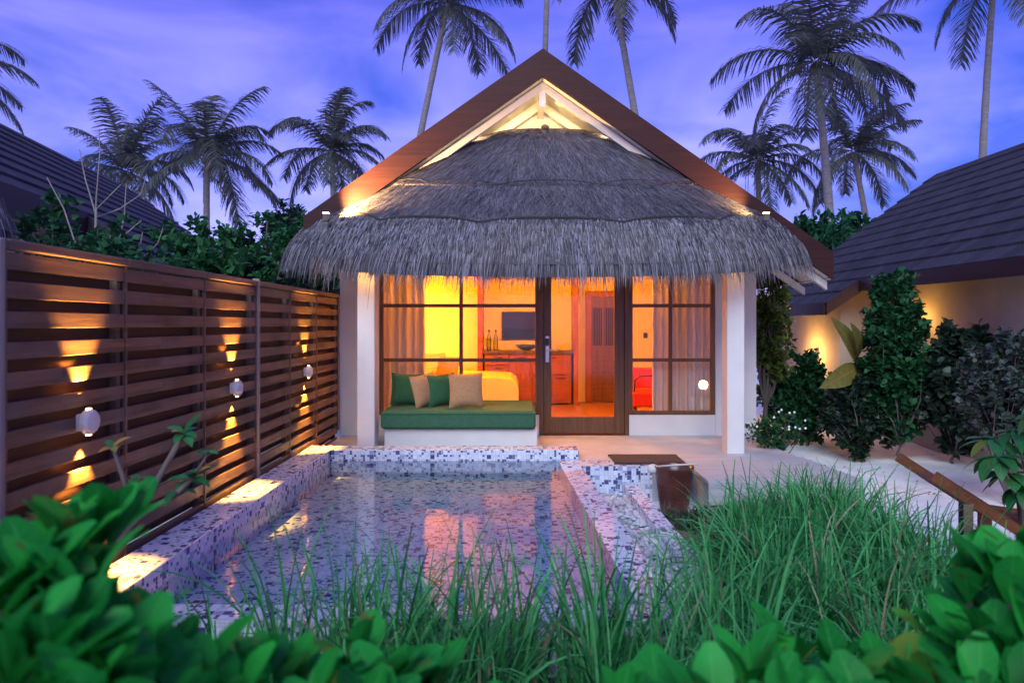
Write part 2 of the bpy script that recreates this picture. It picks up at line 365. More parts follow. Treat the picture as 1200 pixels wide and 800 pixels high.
def tag(o, label=None, cat=None, group=None, kind=None):
    if label: o['label'] = label
    if cat: o['category'] = cat
    if group: o['group'] = group
    if kind: o['kind'] = kind
    return o
def thing(name, label, cat, loc=(0, 0, 0), group=None):
    o = bpy.data.objects.new(name, None); o.empty_display_size = 0.1; col.objects.link(o); o.location = loc
    return tag(o, label, cat, group)
def copy_tree(o, parent=None):
    c = o.copy(); col.objects.link(c)
    if parent is not None: c.parent = parent
    for ch in list(o.children): copy_tree(ch, c)
    return c
def rdir(r, lo=-1.0, hi=1.0):
    a = r.uniform(0, 2*PI); z = r.uniform(lo, hi); k = math.sqrt(max(0, 1 - z*z))
    return V((k*math.cos(a), k*math.sin(a), z))
def lamp(name, typ, loc, energy, c, parent=None, size=0.03, target=None, spot=60, blend=0.5):
    l = bpy.data.lights.new(name, typ); l.energy = energy; l.color = c
    l.shadow_soft_size = size
    if typ == 'SPOT': l.spot_size = R(spot); l.spot_blend = blend
    o = bpy.data.objects.new(name, l); col.objects.link(o)
    off = V((0, 0, 0)) if parent is None else V(parent.location)
    o.location = V(loc) - off
    if parent is not None: o.parent = parent
    if target is not None: o.rotation_euler = (V(target) - V(loc)).to_track_quat('-Z', 'Y').to_euler()
    return o
WARM = (1.0, 0.50, 0.13)
AMBER = (1.0, 0.33, 0.010)

# ------------------------------------------------------------------ ground, terrace, sky
def sheet(name, pts, z, mat):
    m = MB(); m.add([(x, y, z) for x, y in pts], [tuple(range(len(pts)))]); return tag(m.build(name, mat), kind='structure')
g = MB(); N = 90
def gz(x, y): 
    k = max(0.0, 1 - abs(x - 4) / 9) * max(0.0, 1 - abs(y - 8) / 9)
    if -1.96 < x < 1.06 and 3.2 < y < 6.86: return -1.0
    return -0.33 + k * 0.035 * (math.sin(x*3.1 + y*1.3) + math.sin(y*4.2 - x*1.7 + 1))
axis = sorted(set([-1.97, -1.95, 1.05, 1.07, -300, -120, -60, -30, -20] + [i * 0.5 - 12 for i in range(65)] + [30, 60, 120, 300]))
ax2 = sorted(set([3.17, 3.21, 6.85, 6.87, -300, -120, -60, -30, -12] + [i * 0.5 - 4 for i in range(57)] + [35, 60, 120, 300]))
g.add([(x, y, gz(x, y)) for y in ax2 for x in axis], [(j*len(axis) + i, j*len(axis) + i + 1, (j + 1)*len(axis) + i + 1, (j + 1)*len(axis) + i) for j in range(len(ax2) - 1) for i in range(len(axis) - 1)])
tag(g.build('ground', M['sand'], smooth=True), kind='structure')
sl = MB(); sl.box((-6, 0.2, -0.5), (0.2, 3.2, -0.26)); sl.box((0.2, 0.2, -0.5), (3.2, 3.2, -0.265)); sl.box((1.19, 3.2, -0.5), (2.9, 5.78, -0.27))
tag(sl.build('soil', M['soil']), kind='structure')

t = MB()
t.prism([(-2.1, 7.02, -0.4), (0.62, 7.02, -0.4), (0.62, 6.72, -0.4), (1.28, 6.72, -0.4), (1.28, 6.42, -0.4), (1.62, 6.42, -0.4), (1.62, 6.9, -0.4), (2.86, 6.9, -0.4), (2.75, 8.25, -0.4), (-2.1, 8.25, -0.4)], (0, 0, 0.4))
tag(t.build('terrace', M['concrete']), kind='structure')
dk = MB(); y = 5.84
while y < 6.88:
    xr = 2.99 - (y - 5.84) * 0.11
    dk.box((1.64, y, -0.035), (xr, y + 0.125, 0.004), 0.003); y += 0.131
dk.box((1.64, 5.82, -0.20), (2.97, 5.838, -0.005))
dk.box((1.66, 5.86, -0.4), (2.9, 6.85, -0.04))
tag(dk.build('deck', M['deckwood']), kind='structure')

# ------------------------------------------------------------------ pool
pool = thing('swimming_pool', 'small plunge pool lined with white and navy mosaic tiles in front of the terrace', 'pool', (0, 5, 0))
ZR, ZW = 0.10, -0.006
def inx(y): return 0.41 + (6.75 - y) * 0.051          # inner edge of the overflow side
b = MB()
b.box((-2.10, 3.09, -0.45), (-1.84, 7.0, ZR), 0.006)
b.build('side_rim', M['mosaic'], pool, uv=True)
b = MB(); b.box((-1.838, 6.752, -0.9), (0.62, 7.0, ZR), 0.006); b.build('back_rim', M['mosaic'], pool, uv=True)
b = MB(); b.prism([(inx(6.75), 6.75, -0.9), (inx(6.42), 6.42, -0.9), (1.28, 6.42, -0.9), (1.28, 6.715, -0.9), (0.622, 6.715, -0.9), (0.622, 6.75, -0.9)], (0, 0, 0.91)); b.build('end_block', M['mosaic'], pool, uv=True)
b = MB(); b.prism([(inx(6.415), 6.415, -0.9), (inx(3.28), 3.28, -0.9), (inx(3.28) + 0.19, 3.28, -0.9), (inx(6.415) + 0.19, 6.415, -0.9)], (0, 0, 0.9 + ZW + 0.003))
b.build('overflow_edge', M['mosaicwet'], pool, uv=True)
b = MB(); b.box((-1.838, 3.10, -0.9), (inx(3.28) + 0.19, 3.278, ZW + 0.003)); b.build('front_rim', M['mosaicwet'], pool, uv=True)
b = MB(); b.box((-1.838, 3.282, -0.9), (0.70, 6.748, -0.16)); b.build('pool_floor', M['mosaic'], pool, uv=True)
b = MB(); b.prism([(inx(6.4) + 0.195, 6.41, -0.6), (inx(3.3) + 0.195, 3.3, -0.6), (1.06, 3.3, -0.6), (0.98, 6.41, -0.6)], (0, 0, 0.36)); b.build('gutter', M['mosaic'], pool, uv=True)
b = MB(); b.prism([(0.99, 6.41, -0.6), (1.065, 3.3, -0.6), (1.19, 3.3, -0.6), (1.12, 6.41, -0.6)], (0, 0, 0.46)); b.build('outer_curb', M['mosaic'], pool, uv=True)
w = MB(); w.add([(-1.84, 3.275, ZW), (inx(3.27) + 0.002, 3.275, ZW), (inx(6.75) + 0.002, 6.753, ZW), (-1.84, 6.753, ZW)], [(0, 1, 2, 3)])
tag(w.build('pool_water', M['water']), kind='structure')
pb = MB(); rr = random.Random(3)
for i in range(620):
    y = rr.uniform(3.4, 6.3); x0 = inx(y) + 0.21; x = rr.uniform(x0, 1.03)
    s = rr.uniform(0.014, 0.032); pb.sphere((x, y, -0.235 + rr.uniform(0, 0.02)), (s, s * rr.uniform(.6, 1), s * 0.55), 7, 5)
tag(pb.build('pebbles', M['pebble'], smooth=True), 'grey and white pebbles filling the overflow gutter beside the pool', 'pebbles', kind='stuff')

# ------------------------------------------------------------------ villa
FY = 8.25
villa = thing('villa', 'white beach villa with steep gable and shaggy thatched porch behind the pool', 'house', (0.38, 10.3, 0))
AX, AZ, SL = 0.29, 4.325, 0.70                         # ridge, slope of the roof
W = M['white']
wl = MB()
wl.box((-2.13, FY, -0.4), (-1.66, FY + 0.16, 2.5))
wl.box((2.41, FY, -0.4), (2.90, FY + 0.16, 2.5))
wl.box((-1.658, FY + 0.003, -0.4), (0.285, FY + 0.157, 0.245))
wl.box((1.365, FY + 0.003, -0.4), (2.408, FY + 0.157, 0.245))
wl.box((-1.658, FY + 0.003, 2.26), (2.408, FY + 0.157, 2.497))
wl.build('wall', W, villa)
wl = MB(); zg = lambda x: AZ - 0.20 - SL * abs(x - AX)
wl.prism([(-2.13, FY + 0.002, 2.502), (2.90, FY + 0.002, 2.502), (AX, FY + 0.002, zg(AX))], (0, 0.15, 0))
wl.build('gable_wall', M['cream'], villa)
wl = MB()
wl.box((-2.13, FY + 0.162, -0.4), (-2.0, 12.3, 2.5)); wl.box((2.77, FY + 0.162, -0.4), (2.90, 12.3, 2.5)); 
wl.box((-1.998, 11.65, -0.4), (2.768, 11.8, 2.9)); wl.build('side_wall', M['room'], villa)
wl = MB(); wl.box((-1.998, FY + 0.162, -0.3), (2.768, 11.648, 0.02)); wl.build('floor', M['floorwood'], villa)
wl = MB(); wl.box((-1.998, FY + 0.162, 2.60), (2.768, 11.648, 2.68)); wl.build('ceiling', M['room'], villa)
# roof
rf = MB()
for sx in (-1, 1):
    DD = 3.16 if sx > 0 else 2.6
    E = AX + sx * DD; ze = AZ - SL * DD
    th = 0.13
    rf.prism([(AX, 7.55, AZ - 0.01), (E, 7.55, ze - 0.01), (E, 7.55, ze - th), (AX, 7.55, AZ - th)], (0, 5.4, 0))
    k = 0
    d = DD
    while d > 0.1:      # shingle courses
        x0, x1 = AX + sx * d, AX + sx * max(0.0, d - 0.26)
        z0, z1 = AZ - SL * d, AZ - SL * max(0.0, d - 0.26)
        rf.prism([(x0, 7.5, z0 + 0.004), (x0, 7.5, z0 + 0.034), (x1, 7.5, z1 + 0.012), (x1, 7.5, z1 + 0.002)], (0, 5.45, 0)); d -= 0.25
roof = rf.build('roof', M['roofdark'], villa)
for sx in (-1, 1):
    bb = MB(); DD = 3.17 if sx > 0 else 2.61; E = AX + sx * DD; ze = AZ - SL * DD
    bb.prism([(AX, 7.44, AZ + 0.02), (E, 7.44, ze + 0.02), (E, 7.44, ze - 0.27), (AX, 7.44, AZ - 0.28)], (0, 0.055, 0))
    bb.build('bargeboard', M['barge'], roof)
    bb = MB()
    bb.prism([(AX, 7.60, AZ - 0.29), (E, 7.60, ze - 0.29), (E, 7.60, ze - 0.38), (AX, 7.60, AZ - 0.38)], (0, 0.06, 0))
    bb.prism([(AX, FY - 0.07, AZ - 0.33), (E, FY - 0.07, ze - 0.33), (E, FY - 0.07, ze - 0.41), (AX, FY - 0.07, AZ - 0.41)], (0, 0.065, 0))
    bb.build('rafter', M['trim'], roof)
    bb = MB()
    bb.prism([(AX, 7.505, AZ - 0.24), (E, 7.505, ze - 0.24), (E, 7.505, ze - 0.275), (AX, 7.505, AZ - 0.275)], (0, FY - 7.5 - 0.01, 0))
    bb.build('soffit', M['trim'], roof)
    fs = MB(); fs.box((E - sx * 0.03, 7.5, ze - 0.26), (E + sx * 0.02, 12.95, ze + 0.02)); fs.build('fascia', M['barge'], roof)
bb = MB(); bb.prism([(AX - .035, 7.61, AZ - 0.3), (AX + .035, 7.61, AZ - 0.3), (AX + .035, FY - .01, AZ - 0.42), (AX - .035, FY - .01, AZ - 0.42)], (0, 0, -0.09)); 
bb.box((AX - .035, 7.605, AZ - 0.56), (AX + .035, 7.665, AZ - 0.28)); bb.build('king_post', M['trim'], roof)
# columns
for cx in (-1.565, 2.285):
    c = MB(); c.box((cx - 0.09, 7.1, -0.05), (cx + 0.09, 7.3, 2.30), 0.006); c.build('column', W, villa)
c = MB(); c.box((-1.68, 7.12, 2.302), (2.40, 7.28, 2.36)); c.build('porch_beam', M['trim'], villa)
c = MB(); c.box((-1.35, 7.14, 2.40), (2.05, FY - .01, 2.43)); c.build('porch_ceiling', M['trim'], villa)
# windows
def window(x0, x1, z0, z1, vm, hm):
    f = MB(); F0, F1 = FY + 0.02, FY + 0.085; s = 0.045
    f.box((x0, F0, z0), (x1, F1, z0 + s)); f.box((x0, F0, z1 - s), (x1, F1, z1))
    f.box((x0, F0 + .001, z0 + s), (x0 + s, F1 - .001, z1 - s)); f.box((x1 - s, F0 + .001, z0 + s), (x1, F1 - .001, z1 - s))
    for v in vm: f.box((v - 0.021, F0 + .006, z0 + s), (v + 0.021, F1 - .006, z1 - s))
    for h in hm: f.box((x0 + s, F0 + .010, h - 0.021), (x1 - s, F1 - .010, h + 0.021))
    fr = f.build('window', M['frame'], villa)
    p = MB(); p.add([(x0 + s, FY + 0.05, z0 + s), (x1 - s, FY + 0.05, z0 + s), (x1 - s, FY + 0.05, z1 - s), (x0 + s, FY + 0.05, z1 - s)], [(0, 1, 2, 3)])
    p.build('pane', M['glass'], fr)
zh = (1.34 + (380 - 358) / 97.0, 1.34 + (380 - 422) / 97.0)
window(-1.658, 0.275, 0.247, 2.255, [-0.67], zh)
window(1.366, 2.407, 0.247, 2.255, [1.87], zh)
# door
pf = MB(); pf.box((0.277, FY + 0.0, -0.02), (0.325, FY + 0.13, 2.255)); pf.box((1.315, FY + 0.0, -0.02), (1.363, FY + 0.13, 2.255)); pf.box((0.326, FY, 2.19), (1.314, FY + 0.13, 2.255))
pf.build('door_frame', M['frame'], villa)
d = MB(); d.box((0.328, FY + 0.03, 0.015), (0.425, FY + 0.08, 2.185), 0.004); d.box((1.19, FY + 0.03, 0.015), (1.312, FY + 0.08, 2.185), 0.004)
d.box((0.425, FY + 0.032, 0.02), (1.19, FY + 0.078, 0.215)); d.box((0.425, FY + 0.032, 2.08), (1.19, FY + 0.078, 2.18))
door = d.build('door', M['frame'], villa)
p = MB(); p.add([(0.425, FY + .055, 0.215), (1.19, FY + .055, 0.215), (1.19, FY + .055, 2.08), (0.425, FY + .055, 2.08)], [(0, 1, 2, 3)]); p.build('pane', M['glass'], door)
h = MB(); h.box((0.352, FY + 0.018, 0.88), (0.400, FY + 0.031, 1.20), 0.004); h.tube([(0.376, FY + .02, 1.03), (0.376, FY - .035, 1.03), (0.50, FY - .04, 1.03)], 0.010, 8); h.build('handle', M['metal'], door, smooth=False)
h = MB(); h.box((0.357, FY + 0.006, 1.08), (0.395, FY + 0.019, 1.17), 0.004); h.build('lock', M['dark'], door)

# thatch porch roof
CX, CY, TA, TB = 0.34, 8.10, 2.98, 1.60
prof = [(0.0, 3.63), (0.15, 3.60), (0.30, 3.48), (0.44, 3.28), (0.57, 3.07), (0.695, 2.87), (0.80, 2.70), (0.88, 2.58), (0.94, 2.44), (1.0, 2.24)]
def lerp(tab, t):
    for (a, x), (b_, y) in zip(tab, tab[1:]):
        if t <= b_: return x + (y - x) * (t - a) / (b_ - a)
    return tab[-1][1]
def TS(th, tt, lift=0.0, S=(CX, CY, TA, TB, 0.0)):
    cx, cy, a, b_, dz = S
    r = 0.02 + 0.98 * tt; sn = math.sin(th)
    r2 = r
    x = cx + a * r2 * math.copysign(abs(math.cos(th)) ** 0.86, math.cos(th)); y = cy - b_ * r2 * abs(sn) ** 0.8 * (1 if sn >= 0 else -1)
    z = lerp(prof, tt) - 0.33 * max(0, sn) * tt + dz
    return V((x, y, z + lift))
def thatch(parent, S, n1, n2, seed, th0=-0.12, th1=PI + 0.12):
    r = random.Random(seed)
    bm = MB(); nu, nv = 64, 18
    for layer in (0.0, -0.12):
        vs = [TS(th0 + (th1 - th0) * i / nu, j / nv, layer, S) for j in range(nv + 1) for i in range(nu + 1)]
        bm.add(vs, [(j*(nu + 1) + i, j*(nu + 1) + i + 1, (j + 1)*(nu + 1) + i + 1, (j + 1)*(nu + 1) + i) for j in range(nv) for i in range(nu)])
    base = bm.build('thatch_roof', M['thatchbase'], parent, smooth=True)
    seams = (0.615, 0.855)
    def scal(th, k): return 0.030 * (1 - abs(math.sin(th * k))) ** 1.5 
    top = MB()
    for i in range(n1):                                # cover straw on the slope
        tt = (r.random() ** 0.55) * 0.85; th = r.uniform(th0, th1)
        L = r.uniform(0.05, 0.11); jt = r.uniform(-0.05, 0.05)
        lim = 0.615 if tt < 0.615 else 0.855
        lf = 0.008 + r.random() * 0.016
        if tt > 0.60 and tt < 0.65: lf *= 0.5
        pts = [TS(th + jt * q, min(tt + L * q, lim + 0.02), lf + 0.012 * q, S) for q in (0, 0.5, 1)]
        sd = (TS(th + 0.02, tt, 0, S) - TS(th - 0.02, tt, 0, S)).normalized()
        top.strip(pts, r.uniform(0.005, 0.010), (sd + V((0, 0, r.uniform(-.7, .7)))).normalized())
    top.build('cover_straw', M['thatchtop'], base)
    fr = MB()
    for i in range(n2):                                # hanging fringe
        th = r.uniform(th0, th1); tt = 0.855 + 0.135 * r.random() ** 1.2
        out = TS(th, 1.0, 0, S) - TS(th, 0.8, 0, S); out.z = 0; out.normalize()
        p0 = TS(th, tt, r.uniform(0.0, 0.045), S); dn = (TS(th, min(1, tt + 0.1), 0, S) - TS(th, tt - 0.02, 0, S)).normalized()
        sd = (TS(th + 0.02, tt, 0, S) - TS(th - 0.02, tt, 0, S)).normalized()
        clump = 0.5 + 0.5 * math.sin(th * 95 + 2 * math.sin(th * 31)) 
        L = r.uniform(0.15, 0.31) + 0.10 * (clump ** 3) * r.random() + (r.uniform(.06, .2) if r.random() < 0.07 else 0)
        sw = sd * (r.gauss(0, 0.13) + 0.09 * math.sin(th * 60)); pts = [p0]
        p = p0; v = dn
        for q in range(4):
            v = (v + V((0, 0, -0.42)) + sw * 0.3 + V((r.gauss(0, .05), r.gauss(0, .05), 0))).normalized(); p = p + v * L / 4; pts.append(p)
        fr.strip(pts, r.uniform(0.0045, 0.0105), (sd + out * r.uniform(-1, 1)).normalized())
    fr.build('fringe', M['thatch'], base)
    for sm, k, rad in ((0.615, 7, 0.005), (0.850, 7, 0.015)):
        tb = MB(); tb.tube([TS(th0 + (th1 - th0) * i / 220, sm + scal(th0 + (th1 - th0) * i / 220, k) - .01, 0.03, S) for i in range(221)], rad, 6)
        tb.build('seam', M['rope'], base, smooth=True)
    return base
thatch(villa, (CX, CY, TA, TB, 0.0), 42000, 30000, 11)
k = MB(); k.sphere((CX, 8.03, 3.655), (.05, .045, .035)); k.build('thatch_knob', M['thatchbase'], villa, smooth=True)

# ------------------------------------------------------------------ room furniture
BY = 11.65
def X(px, Y): return (px - 605) * Y / 800
def Z(py, Y): return CAM_Z + (380 - py) * Y / 800
cb = thing('minibar_cabinet', 'red brown minibar cabinet with dark stone top set in an alcove', 'cabinet', (0.18, 11.4, 0.02))
b = MB(); b.box((X(568, 11.2), 11.2, 0.05), (X(669, 11.2), 11.62, 0.855)); b.build('body', M['redwood'], cb)
b = MB(); b.box((X(566, 11.2), 11.16, 0.857), (X(671, 11.2), 11.62, 0.915)); b.build('countertop', M['granite'], cb)
for x0, x1, z0, z1 in ((570, 596, .10, .66), (598, 622, .10, .84), (624, 645, .10, .50), (624, 667, .52, .84), (647, 667, .10, .50), (570, 596, .68, .84)):
    b = MB(); b.box((X(x0, 11.2), 11.18, z0), (X(x1, 11.2), 11.198, z1), .003); dr = b.build('cabinet_door', M['redwood'], cb)
    b = MB(); xm = (X(x0, 11.2) + X(x1, 11.2)) / 2; b.box((xm - .08, 11.165, z1 - .05), (xm + .08, 11.179, z1 - .035)); b.build('handle', M['dark'], dr)
al = MB(); al.box((X(560, 11.3), 11.2, 0.02), (X(566, 11.3) - 0.0, 11.64, 2.26)); al.box((X(671.5, 11.3), 11.2, 0.02), (X(677, 11.3), 11.64, 2.26)); al.box((X(566, 11.3), 11.22, 2.16), (X(671.5, 11.3), 11.62, 2.258))
tag(al.build('alcove_frame', M['redwood']), 'tall timber frame surrounding the minibar alcove inside the room', 'frame')
tv = thing('television', 'flat black television on the orange wall above the minibar', 'television', (0.07, 11.6, 1.1))
b = MB(); b.box((X(588, 11.6), 11.58, Z(397, 11.6)), (X(633, 11.6), 11.64, Z(365, 11.6)), .006); b.build('body', M['dark'], tv)
b = MB(); b.box((X(589, 11.6), 11.574, Z(396, 11.6)), (X(632, 11.6), 11.579, Z(366, 11.6))); b.build('screen', M['screen'], tv)
def bottle(x, y, z, label):
    o = thing('bottle', label, 'bottle', (x, y, z), 'bottles on the minibar counter')
    m_ = MB(); m_.lathe((x, y, z), [(0, 0), (.036, 0), (.038, .02), (.038, .19), (.028, .23), (.013, .26), (.013, .31)], 16); m_.build('body', M['bottle'], o, True)
    m_ = MB(); m_.lathe((x, y, z), [(0, .30), (.016, .30), (.016, .335), (0, .335)], 12); m_.build('cap', M['dark'], o)
    return o
bt = bottle(X(573, 11.3), 11.3, 0.916, 'glass bottle at the counter end nearest the bed')
b2 = copy_tree(bt); b2.location = (X(581, 11.3), 11.3, 0.916); b2['label'] = 'glass bottle on the counter nearer the television'
bw = MB(); bw.lathe((X(617, 11.3), 11.3, 0.917), [(0, 0), (.06, 0), (.13, .03), (.19, .085), (.18, .085), (.12, .04), (0, .012)], 24)
tag(bw.build('bowl', M['dark'], smooth=True), 'shallow dark dish with upturned rim on the minibar counter', 'bowl')
# inner door
idr = thing('interior_door', 'brown timber door with two glazed lights at the back of the room', 'door', (1.5, 11.6, 0.02))
x0, x1 = X(686, BY), X(727, BY); z1 = Z(341, BY); Yd = 11.57
b = MB(); b.box((x0, Yd, .03), (x0 + .09, 11.648, z1)); b.box((x1 - .09, Yd, .03), (x1, 11.648, z1)); b.box((x0 + .09, Yd, z1 - .1), (x1 - .09, 11.648, z1)); b.build('frame', M['redwood'], idr)
b = MB(); b.box((x0 + .092, Yd + .02, .03), (x1 - .092, 11.645, z1 - .102)); lf_ = b.build('leaf', M['frame'], idr)
for q in range(8):
    b = MB(); b.box((x0 + .12, Yd + .008, .15 + q*.09), (x1 - .12, Yd + .019, .21 + q*.09)); b.build('louvre', M['frame'], idr)
for xa in (x0 + .12, (x0 + x1) / 2 + .02):
    b = MB(); b.box((xa, Yd + .010, .98), (xa + .15, Yd + .019, 1.62)); b.build('glazed_light', M['screen'], idr)
    for q in range(4):
        bb = MB(); bb.box((xa + .012 + q*.036, Yd + .004, .98), (xa + .022 + q*.036, Yd + .0095, 1.62)); bb.build('glazing_bar', M['frame'], idr)
bed = thing('bed', 'double bed under a smooth pale bedspread behind the left window', 'bed', (-0.95, 10.4, .02))
b = MB(); b.box((-1.95, 9.75, 0.06), (-0.02, 11.2, 0.26), .01); b.build('base', M['redwood'], bed)
b = MB(); n = 10
bs = [(-1.95, 9.72), (-1.95, 11.22)]
pr = [(0.03, 0.17), (0.035, 0.40), (0.0, 0.50), (-0.08, 0.555), (-0.2, 0.57), (-1.0, 0.585), (-1.95, 0.585)]
b.prism([(x, 9.72, z) for x, z in pr] + [(-1.95, 9.72, 0.262), (-0.0, 9.72, 0.262)], (0, 1.5, 0)); b.build('bedspread', M['linen'], bed, False)
def cushion(name, mat, c, size, rotz, tilt, label, cat, group=None, thick=0.16, roll=0.0, puff=0.0):
    m_ = MB(); n = 10; vs = []
    for side_ in (1, -1):
        for j in range(n + 1):
            for i in range(n + 1):
                u, v_ = i/n*2 - 1, j/n*2 - 1
                k = (1 - abs(u)**2.6) * (1 - abs(v_)**2.6)
                pin = 1 - 0.08 * (1 - abs(u)**2) * (abs(v_) > .99) ; pin2 = 1 - 0.08 * (1 - abs(v_)**2) * (abs(u) > .99)
                vs.append(V((u * size/2 * pin2, side_ * thick/2 * k ** .55, v_ * size/2 * pin)))
    q = (n + 1)**2
    fs = [(s*q + j*(n + 1) + i, s*q + j*(n + 1) + i + 1, s*q + (j + 1)*(n + 1) + i + 1, s*q + (j + 1)*(n + 1) + i) for s in (0, 1) for j in range(n) for i in range(n)]
    Mx = Matrix.Rotation(rotz, 3, 'Z') @ Matrix.Rotation(tilt, 3, 'X') @ Matrix.Rotation(roll, 3, 'Y')
    m_.add([V(c) + Mx @ v_ for v_ in vs], fs)
    return tag(m_.build(name, mat, smooth=True), label, cat, group)
cushion('pillow', M['linen'], (-1.25, 10.3, 0.73), 0.42, 0.3, -0.5, 'plump pale pillow leaning at the bed head nearer the curtain', 'pillow')
cushion('pillow', M['tan'], (-1.02, 10.2, 0.70), 0.36, -0.2, -0.55, 'tan pillow propped on the bed in front of the pale pillow', 'pillow')
# armchair
ac = thing('armchair', 'red seated armchair with curved dark arm behind the right window', 'chair', (1.85, 9.5, .02))
b = MB(); b.box((1.58, 9.25, 0.22), (2.15, 9.8, 0.42), .02); b.build('seat', M['redcloth'], ac)
b = MB(); b.box((1.60, 9.72, 0.43), (2.15, 9.86, 0.72), .02); b.build('backrest', M['redcloth'], ac)
for yy in (9.3,):
    b = MB(); b.tube([(1.62, yy, 0.03), (1.60, yy, .35), (1.62, yy, .58), (1.70, yy, .64), (1.9, yy, .64), (2.1, yy, .62)], .014, 8); b.build('arm', M['dark'], ac, True)
for xx, yy in ((1.62, 9.3), (2.12, 9.3), (1.62, 9.78), (2.12, 9.78)):
    b = MB(); b.box((xx - .018, yy - .018, .02), (xx + .018, yy + .018, .22)); b.build('leg', M['dark'], ac)
b = MB(); b.box((X(754, BY), 11.625, Z(396, BY)), (X(758.5, BY), 11.648, Z(390, BY)), .003); tag(b.build('wall_switch', M['dark']), 'small dark switch on the room wall above the armchair', 'switch')
def curtain(x0, x1, y0, label, seed):
    r = random.Random(seed); m_ = MB(); n = 90; fr_ = []
    ph = r.uniform(0, 6)
    for i in range(n + 1):
        u = i / n; x = x0 + (x1 - x0) * u
        y = y0 + 0.035 * math.sin(x * 62 + ph) + 0.018 * math.sin(x * 25 + 1)
        fr_.append((x, y))
    vs = [(x + .004 * math.sin(zz * 3), y, 0.04 + zz * 0.22) for zz in range(12) for x, y in fr_]
    m_.add(vs, [(j*(n + 1) + i, j*(n + 1) + i + 1, (j + 1)*(n + 1) + i + 1, (j + 1)*(n + 1) + i) for j in range(11) for i in range(n)])
    o = thing('curtain', label, 'curtain', ((x0 + x1) / 2, y0, .03))
    m_.build('drape', M['curtain'], o, True)
    m_ = MB(); m_.tube([(x0 - .05, y0 + .25, 2.47), (x1 + .05, y0 + .25, 2.47)], .012, 8); m_.build('rail', M['metal'], o)
curtain(-1.66, -1.13, 8.52, 'grey brown drawn curtain at the left end of the wide window', 1)
curtain(1.69, 2.45, 8.52, 'grey brown curtain filling most of the window right of the door', 2)
# room lamps
bl = thing('bedside_lamp', 'glowing bedside lamp hidden behind the left curtain', 'lamp', (-1.72, 11.2, .55))
b = MB(); b.lathe((-1.72, 11.3, .02), [(0, 0), (.2, 0), (.2, .5), (0, .5)], 20); b.build('table', M['redwood'], bl)
b = MB(); b.lathe((-1.72, 11.3, .521), [(0, 0), (.07, 0), (.02, .03), (.02, .3)], 16); b.build('base', M['dark'], bl)
b = MB(); b.lathe((-1.72, 11.3, .80), [(.13, 0), (.09, .22)], 24); b.build('lamp_shade', M['shade'], bl, True)
lamp('bedside_bulb', 'POINT', (-1.72, 11.15, 1.25), 58, AMBER, bl, 0.06)
for i, (x, y, e, lb) in enumerate([(-0.4, 8.72, 84, 'round ceiling lamp just inside the wide left window'), (0.95, 8.72, 84, 'round ceiling lamp just inside above the glazed door')]):
    o = thing('ceiling_lamp', lb, 'lamp', (x, y, 2.6))
    b = MB(); b.lathe((x, y, 2.545), [(0, 0), (.1, 0), (.12, .02), (.12, .053)], 24); b.build('diffuser', M['shade'], o)
    lamp('ceiling_bulb', 'POINT', (x, y, 2.48), e, AMBER, o, 0.1)
for i, (x, y, e, lb) in enumerate([(-1.5, 6.99, 14, 'recessed porch lamp beside the column nearer the fence'), (2.2, 6.99, 4, 'recessed porch lamp beside the column nearer the sand')]):
    o = thing('porch_lamp', lb, 'lamp', (x, y, 2.15))
    b = MB(); b.lathe((x, y, 2.15), [(0, 0), (.03, 0), (.036, .01), (.036, .04)], 20); b.build('diffuser', M['shade'], o)
    lamp('porch_bulb', 'SPOT', (x, y, 2.12), e, WARM, o, 0.04, (x - .06, y + .30, 0), 120, .8)

# daybed
db = thing('daybed', 'built in white daybed with green mattress under the left window', 'daybed', (-0.6, 7.7, 0))
b = MB(); b.box((-1.40, 7.24, -0.03), (0.225, FY - .005, 0.235), .008); b.build('base', W, db)
b = MB(); b.box((-1.43, 7.18, 0.237), (0.205, FY - .01, 0.425), .022); b.build('mattress', M['green'], db)
b = MB(); b.tube([(-1.40, 7.178, .40), (.175, 7.178, .40)], .006, 6); b.tube([(-1.40, 7.178, .262), (.175, 7.178, .262)], .006, 6); b.build('piping', M['greencush'], db)
gC = 'cushions on the daybed'
cushion('cushion', M['greencush'], P(477, 456, 7.75), 0.37, 0.25, -0.22, 'dark green cushion at the fence end of the daybed', 'cushion', gC, .17, .06)
cushion('cushion', M['tan'], P(498, 457, 7.62), 0.37, 0.85, -0.2, 'tan cushion turned edge on between the two green cushions', 'cushion', gC, .15, -.12)
cushion('cushion', M['greencush'], P(517, 457, 7.68), 0.37, 0.55, -0.2, 'dark green cushion between the two tan cushions', 'cushion', gC, .16, -.05)
cushion('cushion', M['tan'], P(546, 457, 7.55), 0.385, 0.08, -0.25, 'tan cushion facing squarely forward near the middle of the daybed', 'cushion', gC, .15, -.03)

